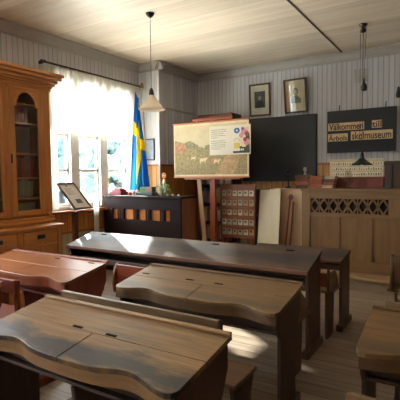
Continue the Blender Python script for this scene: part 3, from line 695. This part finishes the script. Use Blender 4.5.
# ------------------------------------------------------------------ pendant lamps
def pendant(x, y, zb, r, h, shade_m, label, weight=False):
    t = thing('pendant_lamp', (x, y, 0), label, 'lamp')
    MB().lathe([(0, H), (.05, H), (.05, H-.012), (.03, H-.035), (.012, H-.05), (0, H-.05)], (0, 0, 0), 20, blackM).build('ceiling_rose', parent=t)
    MB().tube([(0, 0, H-.05), (0, 0, zb+h+.07)], .0035, 6, blackM).build('cord', parent=t)
    MB().lathe([(0, h+.08), (.012, h+.08), (.024, h+.05), (.03, h), (.026, h-.012), (0, h-.012)], (0, 0, zb), 20, blackM).build('lamp_holder', parent=t)
    MB().lathe([(.028, h), (r*.45, h*.62), (r*.8, h*.2), (r, 0), (r-.004, -.004), (r*.79, h*.18), (r*.44, h*.58), (.024, h-.006)], (0, 0, zb), 40, shade_m).build('lamp_shade', parent=t)
    MB().lathe([(0, h-.02), (.013, h-.03), (.026, h-.075), (.018, h-.10), (0, h-.11)], (0, 0, zb), 16, plain('bulb_glass', (230, 226, 214), .15)).build('bulb', parent=t)
    return t
milk = cloth_sheer('milk_glass', (240, 228, 210), .35, 0)
pendant(-3.11, 3.98, 2.21, .155, .165, milk, 'cream milk glass pendant lamp hanging in front of the window wall corner')
p2 = pendant(-1.12, 5.73, 1.55, .135, .085, plain('green_enamel', (24, 40, 28), .25), 'dark green metal pendant lamp hanging above the counter in front of the sign')
wgt = MB().lathe([(0, 0), (.035, .01), (.04, .05), (.03, .085), (.012, .11), (.008, .16), (0, .16)], (.015, 0, 2.47), 18, blackM).build('counterweight', parent=p2)
MB().tube([(-.035, 0, H-.04), (-.028, 0, 1.8), (0, 0, 1.70)], .0025, 6, blackM).build('cord', parent=p2)
MB().tube([(.035, 0, H-.04), (.015, 0, 2.62)], .0025, 6, blackM).build('cord', parent=p2)
MB().lathe([(0, 0), (.03, 0), (.035, .03), (.02, .05), (0, .05)], (.0, 0, H-.10), 16, blackM).build('pulley', parent=p2)

# ------------------------------------------------------------------ back wall: pictures, blackboard, sign
def framed(x0, x1, z0, z1, fm, mat, face, label, tilt, depth=.03):
    t = thing('framed_portrait', ((x0+x1)/2, YB-.004, z0), label, 'picture', 'portraits above the blackboard'); w = (x1-x0)/2; h = z1-z0; k = .028
    f = MB()
    for a in ((-w, -w+k, 0, h), (w-k, w, 0, h), (-w, w, 0, k), (-w, w, h-k, h)): f.box(a[0], a[1], -depth, 0, a[2], a[3], fm, .005)
    f.build('frame', parent=t)
    MB().box(-w+k, w-k, -.014, -.004, k, h-k, mat, 0).build('mount', parent=t)
    g = MB(); g.box(-w+k, w-k, -.0225, -.0205, k, h-k, glass('picture_glass', 0), 0); g.build('glass_pane', parent=t)
    t.rotation_euler = (tilt, 0, 0); t.location.y -= math.sin(tilt)*0
    return t
fmB = wood('portrait_frame', (74, 42, 26), (96, 56, 34), 'Z', .3)
t = framed(-3.24, -2.85, 2.45, 3.0, fmB, plain('mount_cream', (226, 212, 188), .6), None, 'left framed portrait with small dark photograph on cream mount, above the blackboard', .05)
q = MB(); q.box(-.10, .10, -.0165, -.0145, .14, .42, plain('photo_bg', (84, 76, 66), .6), 0)
dk = plain('photo_coat', (36, 32, 30), .6); fc = plain('photo_face', (168, 150, 126), .6)
q.prism([(-.075, .145), (-.07, .22), (-.03, .27), (.03, .27), (.07, .22), (.075, .145)], -.0185, -.0166, 'Y', dk)
q.prism([(.028*math.cos(a*PI/8), .305+.038*math.sin(a*PI/8)) for a in range(16)], -.0185, -.0166, 'Y', fc)
q.build('photograph', parent=t)
t = framed(-2.585, -2.20, 2.45, 3.0, fmB, plain('mount_tan', (220, 192, 154), .6), None, 'right framed portrait, pencil drawing on tan paper with a shine on the glass', .150, .04)
t.rotation_euler.z = -.018; t.location.y -= .012
q = MB(); sk = plain('pencil_grey', (126, 112, 96), .7, var=.3, scale=30)
q.prism([(-.085, .16), (-.09, .22), (-.03, .28), (.03, .28), (.09, .22), (.085, .16)], -.0165, -.0145, 'Y', sk)
q.prism([(.045*math.cos(a*PI/8), .345+.06*math.sin(a*PI/8)) for a in range(16)], -.0165, -.0145, 'Y', sk)
q.prism([(.028*math.cos(a*PI/8), .335+.04*math.sin(a*PI/8)) for a in range(16)], -.0175, -.0166, 'Y', plain('paper_face', (196, 166, 130), .7))
q.build('drawing', parent=t)
bb_ = thing('blackboard', (-2.715, YB-.003, 1.34), 'large black chalkboard on the wall under the two portraits', 'blackboard')
MB().box(-.645, .645, -.03, 0, 0, 1.05, plain('slate', (30, 31, 32), .42, var=.25, scale=3), .003).build('board_face', parent=bb_)
q = MB(); ff = plain('board_frame', (24, 22, 22), .5)
for a in ((-.665, -.645, -.02, 1.07), (.645, .665, -.02, 1.07), (-.665, .665, 1.05, 1.07), (-.665, .665, -.02, 0)): q.box(a[0], a[1], -.04, 0, a[2], a[3], ff, .002)
q.build('frame', parent=bb_)
sg = thing('welcome_sign', (-1.375, YB-.002, 1.765), 'black hanging sign with cream lettered strips reading Välkommen till Årbols skolmuseum', 'sign')
MB().box(-.505, .505, -.05, -.03, 0, .655, plain('sign_black', (20, 20, 22), .5), .004).build('sign_board', parent=sg)
for xx in (-.32, .355): MB().tube([(xx, -.04, .65), (xx, -.04, .70), (xx, -.015, .735), (xx, 0, .73)], .008, 8, blackM).build('hook', parent=sg)
pap = plain('strip_paper', (226, 200, 154), .6, var=.06); txtM = plain('letter_brown', (84, 50, 28), .6, var=.05)
def strip(x0, x1, z0, z1, s_, parent=sg, yb=-.0505, size=None, tm=None, pm=None):
    st = MB().box(x0, x1, yb-.002, yb, z0, z1, pm or pap, 0).build('word_strip', parent=parent)
    cu = bpy.data.curves.new('lettering', 'FONT'); cu.body = s_; cu.size = 1; cu.align_x = 'LEFT'; cu.offset = .018; cu.extrude = .0
    to = bpy.data.objects.new('tmp', cu); COL.objects.link(to); bpy.context.view_layer.update()
    me = bpy.data.meshes.new_from_object(to); bpy.data.objects.remove(to)
    xs = [v.co.x for v in me.vertices]; ys = [v.co.y for v in me.vertices]
    kx = (x1-x0)*.94/(max(xs)-min(xs)); kz = (z1-z0)*.84/(max(ys)-min(ys)); mx_, my_ = min(xs), min(ys)
    bm = bmesh.new(); bm.from_mesh(me); r_ = bmesh.ops.extrude_face_region(bm, geom=list(bm.faces))
    for v in [g for g in r_['geom'] if isinstance(g, bmesh.types.BMVert)]: v.co.z += .001/kx*0+.0015
    for v in bm.verts: v.co = Vector((x0+(x1-x0)*.03+(v.co.x-mx_)*kx, yb-.002-v.co.z, z0+(z1-z0)*.08+(v.co.y-my_)*kz))
    bmesh.ops.recalc_face_normals(bm, faces=bm.faces); bm.to_mesh(me); bm.free(); me.materials.clear(); me.materials.append(tm or txtM)
    lo_ = bpy.data.objects.new('lettering', me); COL.objects.link(lo_); lo_.parent = st
    return st
strip(-.49, .055, .345, .465, 'Välkommen'); strip(.165, .305, .355, .47, 'till', tm=plain('letter_red', (110, 44, 30), .6))
strip(-.49, -.185, .18, .30, 'Årbols'); strip(-.14, .455, .185, .32, 'skolmuseum')
struct(MB().box(-1.48, -1.28, YB-.012, YB, 2.83, 3.03, plain('vent_plate', (168, 164, 158), .5), .003).build('trim_10'))
tag(MB().lathe([(0, 0), (.03, .01), (.035, .05), (.02, .12), (.012, .16), (0, .17)], (-.85, YB-.05, 2.53), 16, blackM).build('wall_bell'), 'small dark hanging object on the wall at the right edge, above the sign', 'wall hook')

# ------------------------------------------------------------------ counter (teacher's desk)
ct = thing('teacher_counter', (0, 5.66, .17), 'high oak counter with lattice band and panels, on the platform', 'counter')
c = MB(); X0, X1, HT = -1.88, .35, 1.07
zl0, zl1, zp1, zp0 = .745, .955, .705, .15
def cb(a, b_, z0, z1, m=counterM, bev=.004): c.box(a, b_, 0, .035, z0, z1, m, bev)
cb(X0, -1.765, 0, 1.04); cb(-.79, X1, zl0, zl1); cb(-1.765, X1, zl1, 1.04, counterH); cb(-1.765, X1, zp1, zl0, counterH); cb(-1.765, X1, 0, zp0, counterH)
for xx in (-1.40, -1.0, -.60, -.20, .2): cb(xx-.012, xx+.03, zp0, zp1)
c.build('front_frame', parent=ct)
MB().box(-1.765, X1, .018, .028, zp0, zp1, counterM, 0).build('front_panels', parent=ct)
MB().box(-1.775, -.79, .045, .055, zl0-.01, zl1+.01, plain('lattice_dark', (26, 18, 14), .8), 0).build('lattice_backing', parent=ct)
lt = MB(); n = 8; wc = (-.79+1.765)/n
hh = (zl1-zl0)/2; zc = (zl0+zl1)/2
def stick(xa, za, xb, zb_, w=.011):
    d = Vector((xb-xa, zb_-za)); L_ = d.length; d /= L_; nn = Vector((-d.y, d.x))*w
    p = [Vector((xa, za)), Vector((xb, zb_))]
    lt.prism([(p[0]-nn)[:], (p[1]-nn)[:], (p[1]+nn)[:], (p[0]+nn)[:]], .006, .028, 'Y', counterM)
lt.box(-1.765, -.79, .004, .03, zl0, zl0+.012, counterM, .002); lt.box(-1.765, -.79, .004, .03, zl1-.012, zl1, counterM, .002)
for i in range(n):
    xa = -1.765+wc*i; xb = xa+wc; xm = (xa+xb)/2
    stick(xa, zc, xm, zl1-.01); stick(xm, zl1-.01, xb, zc); stick(xa, zc, xm, zl0+.01); stick(xm, zl0+.01, xb, zc)
    stick(xa, zl0, xa, zl1, .005); stick(xa, zc, xa+.02, zc, .012); stick(xb-.02, zc, xb, zc, .012)
    lt.prism([(xm-.024, zc), (xm, zc+.04), (xm+.024, zc), (xm, zc-.04)], .008, .026, 'Y', plain('lattice_dark', (26, 18, 14), .8)) if False else None
lt.build('lattice', parent=ct)
MB().box(X0-.012, X1, -.02, .62, 1.04, 1.075, counterH, .006).build('counter_top', parent=ct)
for a in (X0, X1-.03): MB().box(a, a+.03, .036, .60, 0, 1.04, counterM, .003).build('side_panel', parent=ct)
ZC = 1.2452
# pale panel cupboard left of the counter
pc = thing('pale_cupboard', (-2.18, 6.12, .17), 'pale beige smooth low cupboard standing left of the oak counter', 'cupboard')
be = plain('beige_paint', (190, 158, 124), .5, var=.05)
MB().box(-.27, .27, 0, .4, 0, 1.035, be, .004).build('body', parent=pc); MB().box(-.28, .28, -.01, .41, 1.036, 1.055, be, .004).build('top_board', parent=pc)
# leaning cream board
lb = MB(); lb.box(-.175, .175, -.006, .006, 0, 1.06, plain('cream_board', (206, 194, 164), .5, var=.04), .002)
o = lb.build('leaning_board'); o.location = (-2.47, 5.86, .172); o.rotation_euler = (math.radians(-11), math.radians(-3), math.radians(-6))
tag(o, 'cream coloured smooth board leaning against the wall between the card rack and cupboard', 'board')
um = thing('wooden_pointer', (-2.21, 5.95, .172), 'pair of reddish brown sticks with a rounded top leaning on the pale cupboard', 'stick')
MB().tube([(-.03, 0, 0), (.02, .12, .92)], .014, 8, deskSideR).build('stick', parent=um)
MB().tube([(.04, 0, 0), (.07, .12, .86)], .012, 8, deskSideR).build('stick', parent=um)
MB().ball((.03, .118, .93), .038, plain('umb', (96, 66, 62), .4), (1, .6, 1.2)).build('rounded_top', parent=um)
# objects on the pale cupboard
ZP = 1.2255
fg = thing('desk_bell', (-2.32, 6.35, ZP), 'small dark stand with a round knob in front of the blackboard', 'ornament')
MB().lathe([(0, 0), (.05, 0), (.05, .01), (.012, .03), (.010, .18), (.018, .20), (0, .21)], (0, 0, 0), 18, blackM).build('stem', parent=fg)
MB().ball((-.015, 0, .25), .036, blackM).build('knob', parent=fg)
MB().tube([(0, 0, .19), (.05, 0, .21), (.07, 0, .17)], .008, 8, blackM).build('arm', parent=fg)
def flatbook(x, y, z, w, d, h, m, label, group, rz=0):
    t = thing('closed_book', (x, y, z), label, 'book', group, rz)
    q = MB(); q.box(-w/2, w/2, -d/2, d/2, 0, h*.12, m, .001); q.box(-w/2, w/2, -d/2, d/2, h*.88, h, m, .001); q.box(-w/2, w/2, -d/2, -d/2+.004, 0, h, m, .001); q.build('cover', parent=t)
    MB().box(-w/2+.004, w/2-.004, -d/2+.005, d/2-.004, h*.125, h*.875, plain('book_paper', (196, 184, 158), .8), 0).build('pages', parent=t)
rb = [plain('orange_book', (142, 78, 46), .6), plain('rust_book', (120, 56, 36), .6), plain('brown_book', (96, 62, 42), .6), plain('cream_book', (178, 160, 132), .6)]
hs = [.05, .055, .045, .05]
z = ZP
for i, m in enumerate((rb[2], rb[0], rb[1], rb[2])):
    flatbook(-2.06, 6.28, z, .18, .22, hs[i], m, 'brown red book piled on the pale cupboard below the blackboard, %s' % ('bottom one', 'second from the bottom', 'second from the top', 'topmost')[i], 'books piled on the pale cupboard', .05*(-1)**i); z += hs[i]+.0008
z = ZC
for i, m in enumerate((rb[0], rb[1], rb[0])):
    flatbook(-1.755, 5.98, z, .17, .20, .055, m, 'orange brown book piled at the left end of the counter, %s' % ('bottom one', 'middle one', 'topmost')[i], 'orange books at the left end of the counter', .06*(-1)**i); z += .0558
z = ZC
for i, m in enumerate((rb[3], rb[0], rb[2], rb[3])):
    flatbook(-1.575+.01*i, 5.90, z, .14, .18, .04, m, 'book in the low pile beside the lamp glass and orange books, %s' % ('cream bottom one', 'orange second one', 'brown third one', 'cream topmost one')[i], 'low book pile on the counter', 0); z += .0408
tag(MB().lathe([(0, 0), (.02, 0), (.022, .02), (.008, .03), (.03, .07), (.022, .11), (0, .115)], (-1.93+.09-.2, 6.30, z*0+ZP+.204), 16, plain('pale_knob', (168, 158, 146), .4)).build('ink_bottle'), 'small pale bottle on top of the brown red book pile', 'bottle')
lbx = thing('letter_box', (-1.20, 6.10, ZC), 'red box with a cream panel of letter rows standing on the counter', 'teaching aid')
MB().box(-.44, .30, -.09, .09, 0, .145, plain('box_red', (112, 50, 40), .6), .005).build('box_body', parent=lbx)
MB().box(-.42, .29, .0, .02, .146, .39, plain('panel_cream', (196, 176, 138), .6), .002).build('letter_panel', parent=lbx)
lr = MB(); alph = 'abcdefghijklmnoprstuvxy'
lr_o = []
for r_i in range(3):
    st = MB().box(-.41, .28, -.004, -.0005, .165+.07*r_i, .212+.07*r_i, plain('row_strip', (214, 200, 168), .6), 0).build('letter_row', parent=lbx)
    q = MB()
    for k in range(22):
        xk = -.395+.0305*k; hk = random.choice((.018, .026, .032)); w_ = random.uniform(.008, .016)
        q.box(xk, xk+w_, -.0055, -.0042, .172+.07*r_i, .172+.07*r_i+hk, txtM if k % 3 else ink, 0)
    q.build('letters', parent=st)
lr.bm.free()
lg = thing('lamp_glass', (-1.30, 5.80, ZC), 'clear glass oil lamp standing on the counter before the letter box', 'oil lamp')
cg = plain('clearish_glass', (150, 146, 136), .1); 
gl2 = glass('lamp_glass_mat', 0, (.86, .86, .84))
MB().lathe([(0, 0), (.05, 0), (.05, .008), (.015, .02), (.02, .035), (.055, .07), (.06, .10), (.03, .135), (0, .135)], (0, 0, 0), 24, gl2).build('foot_and_font', parent=lg)
MB().lathe([(.028, .136), (.05, .16), (.042, .20), (.03, .235)], (0, 0, 0), 24, gl2).build('chimney', parent=lg)
MB().lathe([(0, .136), (.027, .136), (.024, .15), (0, .15)], (0, 0, 0), 16, brass).build('burner', parent=lg)
cr_ = thing('dark_crate', (-.62, 6.10, ZC), 'dark brown slatted wooden crate at the right end of the counter', 'crate')
q = MB()
for k in range(5): q.box(-.27+.11*k, -.18+.11*k, -.10, -.085, 0, .35, deskSide, .003)
q.box(-.27, .27, -.085, .12, 0, .34, plain('crate_in', (48, 32, 24), .7), .003); q.build('box_body', parent=cr_)
MB().box(-.28, .28, -.105, -.1005, .29, .34, deskSide, .003).build('top_rail', parent=cr_)

# ------------------------------------------------------------------ easel with school poster
ez = thing('easel', (-3.36, 5.80, 0), 'red brown wooden easel carrying the landscape school poster', 'easel')
rbz = wood('easel_red', (128, 58, 34), (156, 78, 46), 'Z', .4)
MB().box(-.045, .045, 0, .03, 0, 2.34, rbz, .004).build('centre_post', parent=ez); 
MB().box(-.36, .36, -.004, .022, 2.29, 2.33, rbz, .004).build('top_bar', parent=ez)
tp = MB(); tp.prism([(-.34, 1.70), (-.27, 1.70), (-.10, 0), (-.18, 0)], .036, .058, 'Y', wood('easel_pale', (168, 128, 92), (188, 148, 110), 'Z', .4)); tp.build('leg', parent=ez)
MB().tube([(0, .045, 1.66), (.02, .14, .02)], .018, 8, rbz).build('leg', parent=ez)
MB().box(-.32, .34, .0305, .0355, 1.66, 1.70, rbz, .001).build('cross_bar', parent=ez)
MB().box(-.50, .50, -.035, -.001, 1.372, 1.396, rbz, .003).build('ledge', parent=ez)
po = thing('school_poster', (-3.40, 5.789, 1.42), 'large wall chart of a farm landscape with wooden rails, on the easel', 'poster')
PW, PH = .675, .83
wc_ = [plain('chart_'+n, c, .6, var=.32 if n != 'sky' else .1, scale=s_) for n, c, s_ in (('sky', (200, 184, 148), 6), ('hill', (146, 130, 88), 18), ('meadow', (150, 132, 84), 26), ('field', (146, 128, 88), 30), ('barn', (176, 124, 88), 20), ('cow', (212, 186, 150), 12), ('tree', (134, 124, 86), 24), ('path', (176, 142, 100), 16))]
q = MB(); q.box(-PW, PW, -.004, 0, 0, PH, plain('chart_paper', (216, 198, 156), .6), 0)
def flatp(pts, k, m): q.prism(pts, -.004-.00028*k, -.0039, 'Y', m)
flatp([(-.65, .03), (.65, .03), (.65, .80), (-.65, .80)], 1, wc_[0])
flatp([(-.65, .40), (-.65, .58), (-.55, .56), (-.47, .53), (-.40, .56), (-.32, .55), (-.22, .48), (-.10, .44), (.05, .50), (.2, .47), (.4, .5), (.65, .46), (.65, .3), (-.65, .3)], 2, wc_[1])
flatp([(-.65, .03), (-.65, .36), (-.5, .40), (-.35, .42), (-.2, .38), (0, .36), (.2, .38), (.65, .34), (.65, .03)], 3, wc_[2])
flatp([(-.65, .03), (-.65, .14), (-.3, .10), (0, .16), (.3, .12), (.65, .2), (.65, .03)], 4, wc_[3])
flatp([(.1, .03), (.28, .30), (.40, .36), (.52, .34), (.50, .2), (.42, .03)], 5, wc_[7])
flatp([(-.65, .38), (-.65, .50), (-.60, .54), (-.48, .52), (-.44, .46), (-.44, .38)], 6, wc_[4])
for ti, (tx, tz, tr_) in enumerate(((-.36, .50, .07), (-.28, .47, .06), (-.16, .42, .05), (.56, .42, .08), (.3, .44, .05), (-.02, .45, .05))):
    flatp([(tx+tr_*1.2*math.cos(a*PI/6)*(1+.15*(a % 2)), tz+tr_*.8*math.sin(a*PI/6)*(1+.15*(a % 2))) for a in range(12)], 7+1.3*ti, wc_[6])
def cow(x, z, s_, m):
    flatp([(x-.07*s_, z+.05*s_), (x-.065*s_, z+.10*s_), (x+.05*s_, z+.10*s_), (x+.085*s_, z+.12*s_), (x+.105*s_, z+.09*s_), (x+.07*s_, z+.07*s_), (x+.055*s_, z+.04*s_), (x+.055*s_, z), (x+.04*s_, z), (x+.035*s_, z+.04*s_), (x-.045*s_, z+.04*s_), (x-.05*s_, z), (x-.065*s_, z)], 8+x*2, m)
cow(-.12, .20, .85, wc_[5]); cow(.05, .20, .8, wc_[4]); cow(.13, .19, .7, wc_[5]); cow(-.40, .17, .8, wc_[1]); cow(-.30, .26, .5, wc_[5])
q.build('picture_sheet', parent=po)
ro = wood('poster_rail', (170, 100, 58), (192, 122, 76), 'X', .4)
MB().box(-PW-.012, PW+.012, -.014, .01, PH, PH+.025, ro, .004).build('top_rail', parent=po); MB().box(-PW-.01, PW+.01, -.014, .01, -.022, 0, ro, .004).build('bottom_rail', parent=po)
ns = thing('information_sheet', (-3.04, 5.7795, 1.745), 'white printed information sheet with blue badge and flowers over the school poster', 'notice')
MB().box(-.35, .35, -.004, 0, 0, .44, plain('sheet_white', (212, 204, 184), .45, var=.03), 0).build('sheet', parent=ns)
q = MB(); it = plain('ink_light', (142, 132, 118), .7)
for z_, n_ in ((.38, 9), (.35, 10), (.32, 8), (.29, 10), (.26, 4), (.21, 9), (.18, 10), (.15, 9), (.12, 10), (.09, 6)):
    x_ = -.32
    for k in range(n_):
        w_ = random.uniform(.02, .034); q.box(x_, x_+w_-.006, -.0052, -.0041, z_, z_+.010, it, 0); x_ += w_
q.build('text_lines', parent=ns)
q = MB(); bl = plain('badge_blue', (34, 84, 150), .5)
q.prism([(.125+.048*math.cos(a*PI/12), .355+.042*math.sin(a*PI/12)) for a in range(24)], -.0055, -.0041, 'Y', bl)
q.prism([(.125+.030*math.cos(a*PI/12), .355+.026*math.sin(a*PI/12)) for a in range(24)], -.0062, -.0056, 'Y', plain('badge_mid', (60, 116, 176), .5))
q.prism([(.11, .345), (.125, .375), (.14, .345)], -.0068, -.0063, 'Y', plain('badge_white', (214, 214, 206), .5))
q.build('blue_badge', parent=ns)
q = MB(); pk = [plain('petal_'+n, c, .6) for n, c in (('rose', (196, 130, 132)), ('cream', (214, 190, 160)), ('wine', (140, 60, 66)))]; gr = plain('leaf_dark', (44, 62, 38), .6); 
q.box(.17, .335, -.0052, -.0041, .02, .12, gr, 0); q.box(.06, .17, -.0052, -.0041, .02, .05, gr, 0); q.box(.27, .335, -.0052, -.0041, .12, .30, gr, 0)
for (fx_, fz_, fr_, mm) in ((.25, .34, .05, 0), (.29, .30, .035, 2), (.20, .28, .035, 0), (.24, .16, .05, 1), (.29, .18, .045, 0), (.26, .22, .03, 2), (.215, .20, .04, 1), (.29, .38, .03, 1), (.22, .38, .02, 2)):
    k_ = .0053+.0003*random.randint(1, 6)
    q.prism([(fx_+fr_*math.cos(a*PI/8)*(1+.18*(a % 2)), fz_+fr_*math.sin(a*PI/8)*(1+.18*(a % 2))) for a in range(16)], -k_-.0006, -.0053, 'Y', pk[mm])
q.build('flower_print', parent=ns)
q = MB(); ye = plain('crest_yellow', (206, 180, 70), .5)
q.prism([(.08, .09), (.07, .16), (.10, .175), (.15, .175), (.18, .16), (.17, .09)], -.0055, -.0041, 'Y', ye)
for a in range(9): aa = PI*a/8; q.prism([(.125+.04*math.cos(aa)-.006, .205+.035*math.sin(aa)-.006), (.125+.04*math.cos(aa)+.006, .205+.035*math.sin(aa)-.006), (.125+.04*math.cos(aa)+.006, .205+.035*math.sin(aa)+.006), (.125+.04*math.cos(aa)-.006, .205+.035*math.sin(aa)+.006)], -.0055, -.0041, 'Y', plain('arc_rose', (190, 140, 110), .5))
q.build('crest', parent=ns)
q = MB(); [q.box(.10+.03*k, .118+.03*k, -.0072, -.0064, .055, .085, plain('badge_white', (214, 214, 206), .5), 0) for k in range(5)]; q.build('caption_letters', parent=ns)

# ------------------------------------------------------------------ tall bookshelf behind the easel
bs = thing('bookshelf', (-3.74, 6.55, 0), 'tall dark brown bookshelf behind the easel and school poster', 'bookshelf')
bw = wood('shelf_dark', (58, 34, 24), (80, 48, 34), 'Z', .5)
for a in (-.34, .31): MB().box(a, a+.03, 0, .36, 0, 2.50, bw, .004).build('side_panel', parent=bs)
MB().box(-.31, .31, .34, .36, 0, 2.49, bw, .002).build('back_panel', parent=bs)
SB = [.30, .62, .95, 1.28, 1.62, 1.96]
for z in SB+[2.47]: MB().box(-.31, .31, .01, .339, z-.02, z, bw, .003).build('shelf', parent=bs)
MB().box(-.34, .34, -.006, -.001, 2.42, 2.50, wood('shelf_head', (88, 52, 32), (110, 68, 42), 'X', .4), .003).build('head_board', parent=bs)
cols = [plain('sp_%s' % n, c, .6) for n, c in (('grey', (160, 162, 154)), ('red', (156, 62, 48)), ('teal', (108, 130, 132)), ('tan', (186, 158, 120)), ('olive', (130, 132, 98)), ('brown', (122, 82, 60)))]
proto = {}
def spine(x, z, w, h, m, row, k):
    o = MB().box(x, x+w, 6.585, 6.76, z+.001, z+h, m, .002).build('shelved_book')
    tag(o, 'book on the dark bookshelf behind the easel, %s row from below, %s from left' % (ORD[row], ORD[k]), 'book', 'books on the dark bookshelf')
for row, z in enumerate(SB[:4]):
    x_ = -3.74-.305
    for k in range(12):
        w_ = random.uniform(.045, .062)
        if x_+w_ > -3.432: break
        spine(x_, z, w_, random.uniform(.19, .27), cols[random.randrange(6)], row, k); x_ += w_+.001
# second low shelf unit to the right, behind the card rack
ls = thing('low_shelf', (-3.05, 6.50, 0), 'low dark shelf with papers behind the card rack', 'shelf')
for a in (-.24, .22): MB().box(a, a+.02, 0, .3, 0, 1.20, bw, .003).build('side_panel', parent=ls)
for z in (.03, .32, .75, 1.19): MB().box(-.22, .22, .0, .279, z-.02, z, bw, .003).build('shelf', parent=ls)
MB().box(-.22, .22, .28, .295, .03, 1.19, bw, 0).build('back_panel', parent=ls)

# slanted orange books below the rack
for i in range(4):
    o = MB().box(0, .035, 0, .16, 0, .27, plain('orange_spine_%s' % 'ab'[i % 2], ((170, 88, 50), (150, 70, 42))[i % 2], .5), .002).build('leaning_book')
    o.location = (-3.335+.046*i, 6.02, .36); o.rotation_euler = (0, math.radians(14), 0)
    tag(o, 'orange book leaning to the right beside the easel post, %s from the left' % ORD[i], 'book', 'orange books leaning beside the easel')
stl = thing('small_stool', (-3.10, 6.0, 0), 'low plain wooden trestle table holding the card rack and orange books', 'table')
MB().box(-.32, .36, -.03, .25, .325, .348, bw, .004).build('tabletop', parent=stl)
for a in (-.30, .32):
    for c_ in (-.01, .21): MB().box(a-.02, a+.02, c_, c_+.03, 0, .325, bw, .003).build('leg', parent=stl)
for i, xx in enumerate((-3.0, -2.88)):
    o = MB().box(0, .11, 0, .012, 0, .11, plain('paper_beige', (178, 150, 116), .7), .001).build('paper_pad'); o.location = (xx, 6.05, .349)
    tag(o, 'pale beige pad standing under the card rack, %s one' % ('left', 'right')[i], 'paper', 'pads under the card rack')
# card rack: red-brown board with five ledges of small cards
rk = thing('card_rack', (-3.0, 5.97, 0), 'red brown rack with five rows of small pale cards, right of the easel', 'rack')
rm = wood('rack_red', (104, 52, 28), (132, 72, 40), 'X', .5)
MB().box(-.30, .30, .0, .02, .47, 1.29, rm, .003).build('back_board', parent=rk)
for a in (-.30, .28): MB().box(a, a+.02, -.035, -.0005, .47, 1.29, rm, .003).build('side_rail', parent=rk)
for a in (-.29, .25): MB().box(a, a+.04, -.03, .03, .349, .469, rm, .003).build('foot', parent=rk)
cwM = [plain('card_%s' % n, c, .6) for n, c in (('cream', (198, 184, 154)), ('grey', (170, 158, 138)), ('ochre', (176, 144, 96)))]
for r_i in range(5):
    zr = 1.11-.15*r_i
    MB().box(-.28, .28, -.040, -.001, zr-.055, zr-.003, rm, .003).build('ledge', parent=rk)
    for k in range(6):
        xk = -.235+.094*k; hk = random.uniform(.085, .10); m = random.choice(cwM)
        q = MB(); q.box(-.038, .038, -.006, 0, 0, hk, m, .001); q.box(-.022, .014, -.0075, -.0062, hk*.45, hk*.8, txtM if (k+r_i) % 2 else ink, 0)
        o = q.build('picture_card'); o.location = (-3.0+xk, 5.955, zr-.0025)
        tag(o, 'small pale card on the card rack, %s row from the top, %s from the left' % (ORD[r_i], ORD[k]), 'card', 'small cards on the red brown rack')
